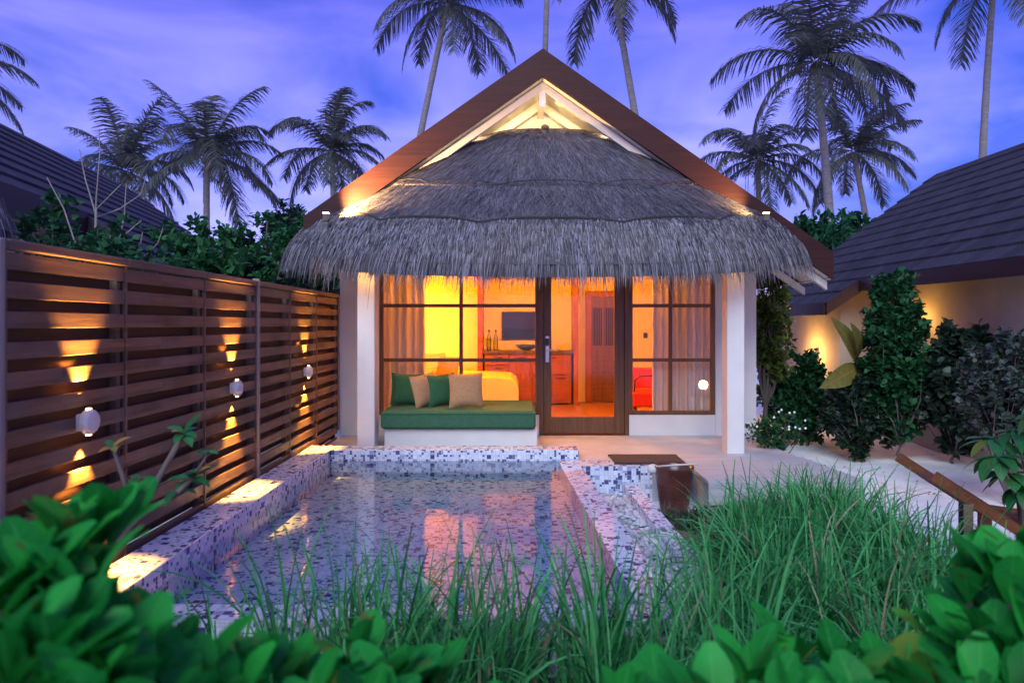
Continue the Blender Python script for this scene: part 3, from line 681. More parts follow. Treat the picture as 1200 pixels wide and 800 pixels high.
# ------------------------------------------------------------------ terrace things
b = MB(); b.box((0.94, 6.50, 0.004), (1.62, 6.92, 0.028), .008)
mt = thing('door_mat', 'dark brown coir mat lying at the edge of the terrace', 'mat', (1.28, 6.7, 0))
b.build('pile', M['mat'], mt)
for (a, c) in (((0.93, 6.489), (1.63, 6.499)), ((0.93, 6.921), (1.63, 6.931))):
    b = MB(); b.box((a[0], a[1], .003), (c[0], c[1], .022)); b.build('edging', M['dark'], mt)
pot = thing('water_pot', 'brown glazed foot washing pot standing beside the tiled block', 'pot', (1.41, 6.1, -.32))
b = MB(); b.lathe((1.41, 6.1, -.33), [(0, 0), (.115, 0), (.125, .02), (.155, .25), (.172, .39), (.178, .405), (.172, .412), (.158, .40), (.14, .25), (.11, .05), (0, .04)], 36); b.build('body', M['pot'], pot, True)
b = MB(); b.lathe((1.41, 6.1, -.33), [(0, .32), (.148, .32)], 30); b.build('water', M['water'], pot)
ld = thing('ladle', 'white coconut ladle resting across the rim of the brown pot', 'ladle', (1.25, 6.0, .08))
b = MB(); b.sphere((1.225, 6.12, .045), (.052, .052, .045), 16, 10); b.build('bowl', M['shell'], ld, True)
b = MB(); b.tube([(1.25, 6.1, .07), (1.40, 6.03, .098), (1.58, 5.95, .125)], [.009, .008, .009], 8); b.build('handle', M['shell'], ld, True)

# ------------------------------------------------------------------ fence
FX = -2.13
fence = thing('wood_fence', 'tall brown fence of horizontal boards with grey posts along the pool', 'fence', (FX, 5, -.3))
divs = [0.2, 1.1, 1.98, 2.84, 3.72, 4.66, 5.58, 6.42, 7.27, 8.12]
ZT = 1.70
fr2 = random.Random(5)
for a, c in zip(divs, divs[1:]):
    p = MB(); z = ZT - 0.055 - 0.072; k = 0
    while z > -0.12:
        jx = fr2.uniform(-.003, .003); jz = fr2.uniform(-.004, .004)
        p.box((FX - .02 + jx, a + .006, z + jz), (FX + .002 + jx, c - .006, z + .072 + jz), .002)
        z -= 0.1265
    p.box((FX - .062, a + .012, -.2), (FX - .022, a + .045, ZT - .05)); p.box((FX - .062, c - .045, -.2), (FX - .022, c - .012, ZT - .05))
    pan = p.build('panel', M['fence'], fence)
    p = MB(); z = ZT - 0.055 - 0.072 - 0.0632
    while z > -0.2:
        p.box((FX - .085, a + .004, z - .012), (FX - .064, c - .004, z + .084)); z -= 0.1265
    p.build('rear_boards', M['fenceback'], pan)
    p = MB(); p.box((FX - .05, a + .002, ZT - .045), (FX + .02, c - .002, ZT - .003), .004); p.build('cap', M['fence'], pan)
    p = MB(); p.box((FX - .01, c - .006, .08 if c > 3.2 else -.3), (FX + .008, c + .006, ZT - .05)); p.build('batten', M['fence'], pan)
for yy, hh, wd in ((2.80, 0.0, .03), (5.60, .02, .03), (8.14, 0.0, .03)):
    p = MB(); p.box((FX - .03, yy - wd/2, -.3 if yy < 3.2 else .09), (FX + .025, yy + wd/2, ZT + hh - .006), .004); p.build('post', M['post'], fence)

def fence_lamp(y, label, parent_first=None):
    o = thing('fence_lamp', label, 'lamp', (FX, y, .865), 'up and down lamps on the fence')
    m_ = MB(); m_.lathe((FX + .03, y, .865), [(0, .0), (.056, .0), (.062, .006), (.062, .026), (.052, .040), (.03, .047), (0, .048)], 12, 'X'); m_.build('housing', M['lampgrey'], o)
    m_ = MB(); m_.box((FX + .002, y - .035, .825), (FX + .0305, y + .035, .905), .003); m_.build('back_plate', M['lampgrey'], o)
    for s in (-1, 1):
        m_ = MB(); m_.box((FX + .036, y - .012, .865 + s * .0615), (FX + .052, y + .012, .865 + s * .066)); m_.build('lens', M['glow'], o)
    for s in (-1, 1):
        L = lamp('lamp_beam', 'SPOT', (FX + .040, y, .865 + s * .078), 130, (1.0, .45, .07), o, 0.010, (FX + .036, y, .865 + s * 1.0), 62, .8)
    return o
fl = fence_lamp(3.33, 'round pale fence lamp nearest the tall grey post')
for y, lb in ((5.10, 'round pale fence lamp in the board panel just before the middle grey post'), (6.86, 'round pale fence lamp farthest along, nearest the villa'), (1.56, 'round fence lamp behind the big leaves beyond the photo edge')):
    c = copy_tree(fl); c.location = (FX, y, .865); c['label'] = lb

# ------------------------------------------------------------------ gable lamps and garden lamps
for s, (x, y, z), e, lb in ((-1, (-1.98, 7.10, 2.50), 340, 'small bright uplight on the thatch at the left end of the gable'), (1, (2.60, 7.10, 2.50), 45, 'small bright uplight on the thatch at the right end of the gable')):
    o = thing('gable_uplight', lb, 'lamp', (x, y, z))
    m_ = MB(); m_.box((x - .03, y - .025, z - .09), (x + .03, y + .025, z - .01), .006); m_.build('housing', M['bark'], o)
    m_ = MB(); m_.box((x - .03, y - .02, z - .009), (x + .03, y + .02, z + .004), .003); m_.build('lens', M['glow'], o)
    lamp('uplight_beam', 'SPOT', (x - s * .02, y + .01, z + .03), e, (1.0, .58, .20), o, 0.03, (AX + s * .2, 8.2, 3.75), 100, .9)
for s in (-1, 1):  # unseen spots added behind the rafters to brighten the gable wall
    for dx in (.35, .75, 1.15):
        x, z = AX + s * dx, AZ - SL * dx - .30
        o = thing('added_gable_spot', 'tiny unseen spotlight added behind the gable rafter to brighten the cream gable wall', 'lamp', (x, 7.69, z), 'added spotlights behind the gable rafters')
        m_ = MB(); m_.box((x - .015, 7.665, z - .012), (x + .015, 7.695, z + .018), .003); m_.build('housing', M['lampgrey'], o)
        lamp('added_spot_beam', 'SPOT', (x, 7.71, z), 8 if s < 0 else 6, (1.0, .66, .30), o, .02, (AX + s * dx * .6, 8.3, z - .15), 150, 1.0)
gp = V((4.0, 2.0, 0.05))
o = thing('garden_lamp', 'low garden path lamp mirrored in the right window glass', 'lamp', (gp.x, gp.y, -.33))
m_ = MB(); m_.tube([(gp.x, gp.y, -.33), (gp.x, gp.y, -.16)], .02, 10); m_.build('stake', M['dark'], o)
m_ = MB(); m_.sphere(gp, .10, 24, 16); m_.build('globe', M['glowhot'], o, True)

# ------------------------------------------------------------------ neighbours
def courses(mb, p0, p1, down, n, step, thick=0.035, jag=None):
    """stepped shingle courses: ridge from p0 to p1, going down by vector `down` per metre"""
    for i in range(n):
        a, c = i * step, (i + 1) * step + 0.02
        u = V((0, 0, 1))
        mb.prism([p0 + down*a + u*.003, p0 + down*c + u*thick*0.2, p0 + down*c + u*(thick + .01), p0 + down*a + u*.012], p1 - p0)
M['shadedboard'] = wood('shaded red board', (0.045, 0.015, 0.013), (0.02, 0.008, 0.008), axis=1, rough=0.5)  # red board with the shade on the neighbours' fascias put into its colour
M['nwall'] = plain('neighbour wall', (0.42, 0.36, 0.30), 0.85, 0.12, 2.5, 0.2, 50)
nv = thing('neighbour_villa', 'dark shingled roof and pale wall of the neighbouring villa beyond the sand path', 'house', (7.5, 7, -.3))
XE1, ZE1, XR, ZRg = 5.07, 2.0, 8.0, 4.19
sl_ = V((XE1 - XR, 0, ZE1 - ZRg)) / (XR - XE1)
r_ = MB(); n = 12; stp = 2.93 / n
courses(r_, V((XR, 0.5, ZRg)), V((XR, 13.0, ZRg)), sl_, n, stp)
courses(r_, V((XE1, 10.1, ZE1)), V((XE1, 13.0, ZE1)), sl_, 2, stp)
r_.prism([(XR, 0.5, ZRg), (XE1, 0.5, ZE1), (XE1, 0.5, ZE1 - .1), (XR, 0.5, ZRg - .1)], (0, 12.5, 0))
r_.prism([(XE1 - .002, 10.1, ZE1 - .001), (XE1 - .49, 10.1, ZE1 - .366), (XE1 - .49, 10.1, ZE1 - .466), (XE1 - .002, 10.1, ZE1 - .101)], (0, 2.9, 0))
r_.prism([(XR, 0.5, ZRg), (XR + 3, 0.5, ZRg - 2.2), (XR + 3, 0.5, ZRg - 2.3), (XR, 0.5, ZRg - .1)], (0, 12.5, 0))
nr = r_.build('roof', M['roofdark'], nv)
r_ = MB(); r_.box((XE1 - .03, 0.5, ZE1 - .17), (XE1 + .02, 10.09, ZE1 + .01)); r_.box((XE1 - .53, 10.1, ZE1 - .52), (XE1 - .48, 13.0, ZE1 - .34))
r_.prism([(XE1 - .5, 10.05, ZE1 - .34), (XE1 + .02, 10.05, ZE1 + .03), (XE1 + .02, 10.05, ZE1 - .17), (XE1 - .5, 10.05, ZE1 - .52)], (0, .048, 0)); r_.build('fascia', M['shadedboard'], nr)
w_ = MB(); w_.box((5.62, 0.6, -.4), (5.8, 10.5, 2.35)); w_.box((4.98, 10.5, -.4), (5.8, 10.65, 1.88)); w_.box((4.98, 10.652, -.4), (5.13, 12.9, 1.88)); w_.box((5.8, 12.7, -.4), (10.9, 12.9, 2.2)); w_.build('wall', M['nwall'], nv)
def wall_lamp(loc, lb, e, tgt, spot=140):
    o = thing('wall_lamp', lb, 'lamp', loc, 'lamps on the neighbouring villa'); l = V(loc)
    m_ = MB(); m_.lathe(l, [(0, -.05), (.04, -.05), (.05, .0), (.04, .05), (0, .05)], 14); m_.build('shade', M['shade'], o)
    lamp('wall_bulb', 'POINT', l + V(tgt), e, (1, .48, .10), o, .04)
wall_lamp((4.86, 11.3, 0.85), 'amber lamp glowing on the far lit wall of the neighbouring villa', 18, (-.1, 0, 0))
wall_lamp((5.5, 9.35, 1.35), 'amber lamp on the pale wall under the long neighbouring eave', 4.5, (-.12, 0, .05))

nl = thing('neighbour_villa', 'dark shingled roof with a bit of thatch rising behind the board fence', 'house', (-7, 9, -.3))
rd = V((-.175, 1, 0)).normalized(); sd_ = V((rd.y, -rd.x, 0))
A = V((-7.37, 9.74, 4.2)); B = A + rd * 4.65; A = A - rd * 7
dn_ = sd_ + V((0, 0, -.745))
r_ = MB(); courses(r_, A, B, dn_, 9, .25); courses(r_, A + rd * 4.2 + dn_ * 2.25, B + dn_ * 2.25, dn_, 3, .25)
r_.prism([A, A + dn_*2.25, A + dn_*2.25 - V((0, 0, .1)), A - V((0, 0, .1))], B - A)
r_.prism([A + rd*4.2 + dn_*2.25, A + rd*4.2 + dn_*3.0, A + rd*4.2 + dn_*3.0 - V((0, 0, .1)), A + rd*4.2 + dn_*2.25 - V((0, 0, .1))], B - A - rd*4.2)
r_.prism([A, A - sd_*3 - V((0, 0, 2.2)), A - sd_*3 - V((0, 0, 2.3)), A - V((0, 0, .1))], B - A)
nlr = r_.build('roof', M['roofdark'], nl)
r_ = MB(); e0 = A + dn_*2.25; r_.prism([e0 + V((0, 0, .02)), e0 + sd_*.04 + V((0, 0, .02)), e0 + sd_*.04 - V((0, 0, .25)), e0 - V((0, 0, .25))], rd * 4.2); r_.build('fascia', M['shadedboard'], nlr)
w_ = MB(); q0 = A + sd_*1.7 + rd*.5; q0.z = -.4; w_.prism([q0, q0 + sd_*.15, q0 + sd_*.15 + V((0, 0, 3.2)), q0 + V((0, 0, 3.2))], rd * 10.5); w_.build('wall', W, nl)
thatch(nl, (-5.45, 4.9, 1.75, 1.1, -0.22), 2500, 2600, 21)

# ------------------------------------------------------------------ plants
def palm(name_label, base, top, nf, L, seed, wind=0.25, coco=0, r0=0.17, r1=0.10, wide=0.055, bendk=None):
    r = random.Random(seed); base = V(base); top = V(top)
    o = thing('palm_tree', name_label, 'palm tree', base, 'coconut palms')
    m_ = MB(); pts = []; rad = []; n = 26
    bend = V((r.uniform(-.5, .5) if bendk is None else bendk, 0, 0)) * ((top - base).length / 10)
    for i in range(n + 1):
        u = i / n; p = base.lerp(top, u) + bend * math.sin(PI * u) * .6
        pts.append(p); rad.append((r0 + (r1 - r0) * u) * (1 + .05 * (i % 2)) * (1 + .6 * max(0, .08 - u) / .08))
    m_.tube(pts, rad, 10); m_.build('trunk', M['palmbark'], o, True)
    cr = MB(); axis_ = (pts[-1] - pts[-3]).normalized()
    nf = int(nf * .82)
    for k in range(nf):
        az = 2*PI*k*0.381966 + r.uniform(-.25, .25); el = R(82 - 108 * (k / nf) ** 0.9 + r.uniform(-9, 9))
        d = V((math.cos(az)*math.cos(el) + wind * .4, math.sin(az)*math.cos(el), math.sin(el))).normalized()
        ll = L * r.uniform(.82, 1.08); ns = 30; p = top + d * .12
        dp = []; v = d
        droop = r.uniform(.035, .095)
        for i in range(ns + 1):
            dp.append((p, v)); v = (v + V((wind * .022, 0, -droop * (0.35 + 1.1 * i / ns)))).normalized(); p = p + v * ll / ns
        cr.tube([q[0] for q in dp[::3]], [max(.006, .030 * (1 - i / 10)) for i in range(len(dp[::3]))], 5, False)
        sgn = V((0, 0, 1))
        for i in range(2, ns + 1):
            p, v = dp[i]; u = i / ns
            side = v.cross(sgn)
            if side.length < .05: side = V((math.sin(az), -math.cos(az), 0))
            side.normalize(); upv = side.cross(v).normalized()
            ln = ll * .29 * (math.sin(PI * min(1, .12 + .80 * u)) ** .7) * r.uniform(.8, 1.1)
            for s in (-1, 1):
                for rep in (0, .5):
                    q = p - v * (ll / ns * rep)
                    dd = (side * s * r.uniform(.75, 1.0) + v * r.uniform(.45, .8) + V((wind * .35, 0, -r.uniform(.2, .65))) + upv * .1).normalized()
                    m1 = q + dd * ln * .5; d2 = (dd + V((wind * .2, 0, -.5))).normalized(); m2 = m1 + d2 * ln * .5
                    wv = dd.cross(upv + side * s * .6)
                    if wv.length < .01: wv = v
                    wv.normalize(); cr.strip([q, m1, m2], wide * r.uniform(.7, 1.2), wv)
    cr.build('crown', M['palmleaf'], o)
    if coco:
        for i in range(coco):
            a = r.uniform(0, 2*PI); c_ = MB(); c_.sphere(top + V((.2*math.cos(a), .2*math.sin(a), -.22 - r.random()*.15)), (.11, .11, .14), 10, 7); c_.build('coconut', M['coconut'], o, True)
        c_ = MB()
        for i in range(5):
            a = r.uniform(0, 2*PI); q = top + V((.15*math.cos(a), .15*math.sin(a), -.1)); c_.tube([q, q + V((.3*math.cos(a), .2, -.4)), q + V((.35*math.cos(a), .2, -1.2 - r.random()*.6))], [.03, .02, .008], 5)
        c_.build('dead_stalks', M['bark'], o)
    return o
def gp_(px, Y, z=-.4): v = P(px, 380, Y); return (v.x, Y, z)
def tp(px, py, Y): return P(px, py, Y)
palm('tall palm leaning over the left slope of the villa roof', gp_(445, 27), tp(525, 5, 27), 24, 3.6, 1, .12, 3, bendk=-.15)
palm('palm whose bare trunk rises right behind the gable peak', gp_(634, 30), tp(646, -135, 30), 18, 3.6, 2, .2, bendk=-.1)
palm('palm with speckled trunk behind the right slope of the gable, fronds cut off above', gp_(793, 24), tp(716, -28, 24), 20, 3.3, 3, .2, bendk=.05)
palm('largest palm with thick trunk standing between villa and right neighbour roof', gp_(985, 22), tp(956, 72, 22), 28, 3.5, 4, .25, 4, bendk=.1)
palm('short dark palm just right of the gable end', gp_(892, 30), tp(887, 188, 30), 24, 3.3, 5, .15, 2)
palm('slim palm behind the largest palm, leaning left above the neighbour roof', gp_(1035, 30), tp(1000, 178, 30), 22, 3.3, 6, .35, 2)
palm('palm with bare trunk above the ridge of the right neighbour roof', gp_(1146, 26), tp(1166, -40, 26), 20, 3.9, 7, -.1)
palm('full crowned palm, middle of the three behind the fence', gp_(251, 27), tp(243, 182, 27), 28, 3.5, 8, .25, 4)
palm('small palm just above the left neighbour roof, leftmost of three', gp_(152, 29), tp(146, 200, 29), 24, 3.2, 9, .1, 2)
palm('palm nearest the left end of the villa gable, rightmost of three', gp_(393, 29), tp(389, 178, 29), 25, 3.3, 10, .2, 3)
palm('palm at the left edge with only frond tips showing over the roof', gp_(-70, 24), tp(-72, 75, 24), 22, 3.2, 12, .1)

def shrub(name, label, cat, center, rad, nclump, nleaf, L, W, mat, seed, base=None, prof='oval', curl=.6, group=None, wood_='bark', nseg=3, stemr=.02, up=.2, hubk=.35):
    """branching woody plant: stems up to leaf clumps spread through the crown"""
    r = random.Random(seed); center = V(center); rad = V(rad)
    base = V(base) if base is not None else V((center.x, center.y, -.34))
    o = thing(name, label, cat, base, group)
    st = MB(); lf = MB()
    hub = base.lerp(center, hubk)
    st.tube([base, base.lerp(hub, .5) + V((r.uniform(-.05, .05), 0, 0)), hub], [stemr * 1.8, stemr * 1.4, stemr * 1.2], 7)
    for i in range(nclump):
        d = rdir(r); k = r.random() ** .45
        c = center + V((d.x*rad.x*k, d.y*rad.y*k, d.z*rad.z*k))
        lump = 1 + .18 * math.sin(d.x*7 + seed) * math.cos(d.z*5 + seed); c = center + (c - center) * lump
        mid = hub.lerp(c, .55) + rdir(r) * .08 * rad.length
        if c.z < .06 - .33 + .02: c.z = -.25 + r.random() * .1
        if i % 3 == 0: st.tube([hub, mid, c], [stemr, stemr * .6, stemr * .25], 5, False)
        ax_ = (c - hub).normalized()
        for j in range(nleaf):
            dd = (rdir(r) + ax_ * .5 + V((0, 0, up))).normalized()
            q = c - ax_ * r.uniform(0, L * 1.5) + rdir(r) * L * .5
            nn = (V((0, 0, 1)) + rdir(r) * .7).normalized(); s = r.uniform(.65, 1.15)
            lf.leaf(q, dd, nn, L * s, W * s, curl * r.uniform(.3, 1.3), prof, nseg, .25)
    st.build('branches', M[wood_], o); lf.build('foliage', M[mat], o, True)
    return o
# right hand garden
shrub('shrub', 'tall upright green shrub standing against the right neighbour wall', 'shrub', P(1046, 415, 8.4), (.38, .42, 1.12), 210, 34, .105, .068, 'bush', 31, gp_(1057, 8.3, -.33), hubk=.15, stemr=.014)
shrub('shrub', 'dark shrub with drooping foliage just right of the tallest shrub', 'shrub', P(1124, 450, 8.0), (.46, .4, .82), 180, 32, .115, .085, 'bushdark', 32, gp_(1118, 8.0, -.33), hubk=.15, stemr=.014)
shrub('shrub', 'bush rimmed with amber light below the lit neighbour wall', 'shrub', P(945, 462, 9.4), (.58, .45, .60), 190, 34, .085, .058, 'bush', 33, hubk=.1, stemr=.01)
shrub('small_tree', 'thin young tree with yellow lit leaves right beside the porch corner', 'tree', P(905, 385, 9.3), (.26, .35, .85), 80, 26, .10, .06, 'bushlight', 34, gp_(893, 9.3, -.33), stemr=.025)
shrub('small_tree', 'dense tree in amber light directly behind the villa corner', 'tree', P(897, 400, 11.0), (.35, .5, 1.0), 50, 24, .11, .07, 'bushlight', 35, gp_(900, 11, -.33))
shrub('shrub', 'grey leaved shrub at the right edge of the sand path', 'shrub', P(1178, 452, 6.3), (.34, .4, .52), 190, 34, .065, .05, 'bushgrey', 36, hubk=.12, stemr=.01)
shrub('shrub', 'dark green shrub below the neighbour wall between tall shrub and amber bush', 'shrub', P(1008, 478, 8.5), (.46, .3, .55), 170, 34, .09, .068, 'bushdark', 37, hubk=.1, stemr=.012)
fs_ = shrub('flowering_shrub', 'low rounded shrub dotted with white flowers beside the deck', 'shrub', P(908, 505, 7.55), (.33, .3, .20), 70, 24, .05, .026, 'bush', 38, stemr=.01)
m_ = MB(); r = random.Random(4); c0 = P(908, 500, 7.55)
for i in range(13):
    d = rdir(r, .0, 1); q = c0 + V((d.x*.34, -abs(d.y)*.32, d.z*.22))
    for j in range(5):
        a = j*2*PI/5; m_.leaf(q, V((math.cos(a), -.3, math.sin(a))), V((0, -1, .3)), .015, .011, .3, 'oval', 3)
m_.build('flowers', M['petal'], fs_, True)
# broad leaf plant
o = thing('banana_plant', 'plant with three big yellowing leaves beside the tall shrub', 'plant', gp_(1008, 9.0, -.33))
st = MB(); lf = MB(); hub = P(1006, 455, 8.9); bs_ = V(gp_(1008, 9.0, -.33)); st.tube([bs_, hub], [.035, .02], 8)
for (px, py), (qx, qy), wd in (((1004, 425), (994, 378), .24), ((1006, 430), (978, 448), .26), ((1008, 428), (1040, 412), .16), ((1005, 420), (1012, 385), .2)):
    a, c = P(px, py, 8.6), P(qx, qy, 8.15); lf.leaf(a, c - a, V((.3, -1, .3)), (c - a).length * 1.1, wd, .5, 'oval', 8, .25); st.tube([hub, a], [.014, .008], 6)
st.build('stem', M['bark'], o); lf.build('leaves', M['banana'], o, True)
o = thing('broad_leaf_plant', 'plant with pointed drooping leaves at the right edge near the sand', 'plant', gp_(1210, 4.1, -.33))
st = MB(); lf = MB(); r = random.Random(9); bs_ = V(gp_(1210, 4.1, -.33))
for px, py in ((1170, 535), (1190, 505), (1185, 555), (1215, 520), (1200, 570), (1165, 515), (1225, 480)):
    h_ = P(px, py, 4.0 + r.uniform(-.2, .2)); st.tube([bs_, bs_.lerp(h_, .6) + V((.05, 0, .05)), h_], [.018, .012, .007], 6)
    for j in range(8):
        a = j * 2.4; d = V((math.cos(a), math.sin(a), r.uniform(-.6, .35))).normalized()
        lf.leaf(h_, d, V((0, 0, 1)), r.uniform(.15, .24), r.uniform(.07, .10), r.uniform(.5, 1.2), 'oval', 6, .25)
st.build('branches', M['bark'], o); lf.build('leaves', M['broad'], o, True)
# trees behind
shrub('tree', 'feathery leafed tree seen between the thatch edge and the palm trunk', 'tree', P(960, 268, 17), (.75, .8, .55), 34, 26, .24, .13, 'bush', 41, gp_(960, 17, -.4), stemr=.05)
shrub('tree', 'rounded green tree between the palm trunk and the right neighbour roof', 'tree', P(1003, 275, 18), (.6, .7, .6), 34, 26, .24, .13, 'bush', 42, gp_(1003, 18, -.4), stemr=.05)
shrub('tree', 'dark green tree filling the gap low behind the right end of the thatch', 'tree', P(970, 330, 16), (1.0, .8, .8), 50, 26, .22, .12, 'bush', 43, gp_(970, 16, -.4), stemr=.05)
for i, (px, py, Y, rx, rz, lb, mt_) in enumerate([
    (372, 300, 10.5, .75, .75, 'dark green tree touching the left end of the thatch', 'treeleaf'),
    (305, 300, 11.5, 1.1, .65, 'wide bushy tree behind the middle of the fence', 'treeleaf'),
    (225, 298, 11.0, 1.0, .55, 'green bush swaying below the full crowned palm', 'treeleaf'),
    (165, 300, 9.5, .70, .50, 'green bush in front of the low end of the left neighbour roof', 'treeleaf'),
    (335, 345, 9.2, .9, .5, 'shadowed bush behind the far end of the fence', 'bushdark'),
    (250, 320, 8.6, 1.0, .40, 'low dense bush showing just over the fence middle', 'treeleaf'),
    (350, 262, 14.5, .75, .45, 'small topped tree peeping above the bushes beside the thatch', 'bushdark')]):
    shrub('tree', lb, 'tree', P(px, py, Y), (rx, .7, rz), 90, 30, .13, .075, mt_, 50 + i, gp_(px, Y, -.4), stemr=.04)
shrub('shrub', 'bright green shrub poking over the near part of the fence', 'shrub', P(130, 292, 5.2), (.32, .3, .20), 40, 16, .07, .06, 'bush', 61, gp_(125, 5.2, -.4), stemr=.015)
shrub('shrub', 'leafy vine like shrub in front of the dark left roof', 'shrub', P(60, 262, 5.6), (.22, .25, .34), 34, 16, .065, .05, 'bush', 62, gp_(60, 5.6, -.4), stemr=.012)
o = thing('bare_shrub', 'leafless pale branches rising above the fence in front of the roof', 'shrub', gp_(110, 5.4, -.4))
st = MB(); h0 = V(gp_(110, 5.4, -.4))
for pts in ([(110, 300), (113, 230), (117, 180), (116, 150)], [(112, 250), (100, 210), (93, 175)], [(113, 245), (130, 228), (142, 216)], [(112, 255), (140, 245), (165, 228), (172, 205)], [(90, 290), (75, 245), (55, 208)], [(120, 290), (150, 272), (166, 258)], [(150, 300), (165, 285), (167, 272)], [(170, 300), (185, 285), (191, 268)], [(140, 285), (146, 250), (148, 215)]):
    q = [P(a, c, 5.4) for a, c in pts]; n = len(q); st.tube([h0] + q, [.009] + [.007 * (1 - .75 * i / n) for i in range(n)], 6)
st.build('branches', M['post'], o)

# sapling in front of the fence
o = thing('frangipani_sapling', 'young sparse tree with thick bare angled branches in front of the fence', 'tree', (-1.62, 2.5, -.3))
st = MB(); lf = MB(); wl_ = MB(); Yb = 2.55; b0 = V((-1.62, 2.5, -.3))
trunk = [P(118, 655, Yb), P(150, 620, Yb), P(172, 585, Yb), P(215, 508, Yb)]
st.tube([b0, P(95, 700, Yb)] + trunk, [.024, .022, .019, .016, .013, .010], 8)
br2 = [P(135, 640, Yb), P(165, 603, Yb), P(205, 580, Yb), P(225, 560, Yb)]; st.tube(br2, [.016, .014, .011, .008], 8)
br3 = [P(150, 620, Yb), P(148, 570, Yb), P(138, 540, Yb), P(132, 525, Yb)]; st.tube(br3, [.012, .010, .008, .006], 7)
r = random.Random(17)
for tip, nl_, sz in ((trunk[-1], 7, .085), (br2[-1], 9, .085), (br3[-1], 5, .07), (P(245, 530, Yb), 6, .05), (P(165, 560, Yb), 5, .07), (P(205, 575, Yb), 6, .08)):
    for j in range(nl_):
        d = (rdir(r, -.3, .9)); (wl_ if r.random() < .16 else lf).leaf(tip, d, V((0, -.3, 1)), sz * r.uniform(.7, 1.2), sz * .42, r.uniform(.2, 1.0), 'oval', 5, .3)
st.tube([br2[-1], P(245, 530, Yb)], [.006, .003], 6)
st.build('branches', M['bark'], o, True); lf.build('leaves', M['broad'], o, True); wl_.build('withered_leaves', M['olddry'], o, True)

# foreground shrubs with glossy obovate leaves
def rosette_shrub(label, base, tips, seed, L=.14, W=.068, group=None):
    r = random.Random(seed); base = V(base); o = thing('leafy_shrub', label, 'shrub', base, group)
    st = MB(); lf = MB()
    for px, py, Y in tips:
        c = P(px, py, Y); mid = base.lerp(c, .6) + V((r.uniform(-.05, .05), r.uniform(-.05, .05), 0))
        st.tube([base, mid, c], [.013, .010, .007], 6)
        lean = rdir(r) * .30; n = r.randint(11, 15)
        for j in range(n):
            k = j / n; el = R(92 - 44 * k + r.uniform(-10, 10)); az = j * 2.39996 + r.uniform(-.3, .3)
            d = (V((math.cos(az)*math.cos(el), math.sin(az)*math.cos(el), math.sin(el))) + lean).normalized()
            nn = (V((0, 0, 1)) - d * d.z); nn = nn if nn.length > .05 else V((math.cos(az), math.sin(az), 0)) * -1
            nn = (nn.normalized() + V((-math.cos(az), -math.sin(az), 0)) * .4 + rdir(r) * .25).normalized()
            s = r.uniform(.6, 1.2) * (.75 + .35 * k)
            lf.leaf(c - V((0, 0, .05 * k)), d, nn, L * s, W * s, r.uniform(.25, .75), 'obov', 9, .22, r.uniform(-.25, .25))
        for j in range(7):      # lower loose leaves along the stem
            q = c.lerp(mid, r.uniform(.2, .9)); d = rdir(r, -.1, .6)
            lf.leaf(q, d, V((0, 0, 1)), L * r.uniform(.7, 1.0), W * r.uniform(.7, 1.0), r.uniform(.3, .9), 'obov', 8, .22)
    st.build('stems', M['bark'], o); lf.build('leaves', M['bigleaf'], o, True)
    return o
rosette_shrub('big glossy leaved shrub filling the near left corner in front of the fence', (-.85, .98, -.3),
    [(75, 648, 1.12), (118, 632, 1.2), (35, 700, 1.0), (95, 712, 1.0), (60, 790, .85), (135, 810, .9), (10, 800, .8), (205, 812, 1.0), (-20, 745, .95), (105, 840, .8), (165, 855, .85), (20, 860, .8), (185, 775, 1.1), (85, 775, .95), (40, 840, .9), (-10, 675, 1.1), (55, 735, 1.1), (140, 760, 1.05), (225, 845, .95)], 71, .15, .066)
rosette_shrub('low glossy leaved shrub below the near edge of the pool, left of middle', (-.36, 1.1, -.3),
    [(330, 815, 1.15), (390, 800, 1.25), (450, 810, 1.2), (500, 805, 1.3), (300, 790, 1.1), (360, 850, 1.0), (430, 860, 1.05), (520, 850, 1.15), (270, 830, 1.0), (425, 775, 1.35)], 72, .125, .062)
rosette_shrub('glossy leaved sprigs at the bottom middle among the grass', (.10, 1.0, -.3),
    [(600, 880, 1.0), (725, 850, 1.1), (750, 870, 1.15), (660, 890, 1.0), (560, 870, 1.0)], 73, .115, .058)
rosette_shrub('glossy leaved shrub at the bottom right before the tall grass', (.5, 1.25, -.3),
    [(880, 800, 1.3), (930, 778, 1.42), (985, 805, 1.3), (840, 845, 1.15), (905, 850, 1.15), (1045, 812, 1.35), (965, 865, 1.1), (1085, 825, 1.3), (1025, 870, 1.1), (1095, 790, 1.45), (775, 850, 1.15)], 74, .15, .066)
rosette_shrub('upright glossy leaved shrub at the right edge in front of the lounger', (1.05, 1.45, -.3),
    [(1135, 690, 1.5), (1182, 705, 1.4), (1118, 765, 1.45), (1165, 785, 1.3), (1205, 668, 1.5), (1215, 780, 1.25), (1150, 840, 1.2), (1205, 850, 1.15), (1160, 738, 1.5), (1235, 715, 1.3)], 75, .165, .070)

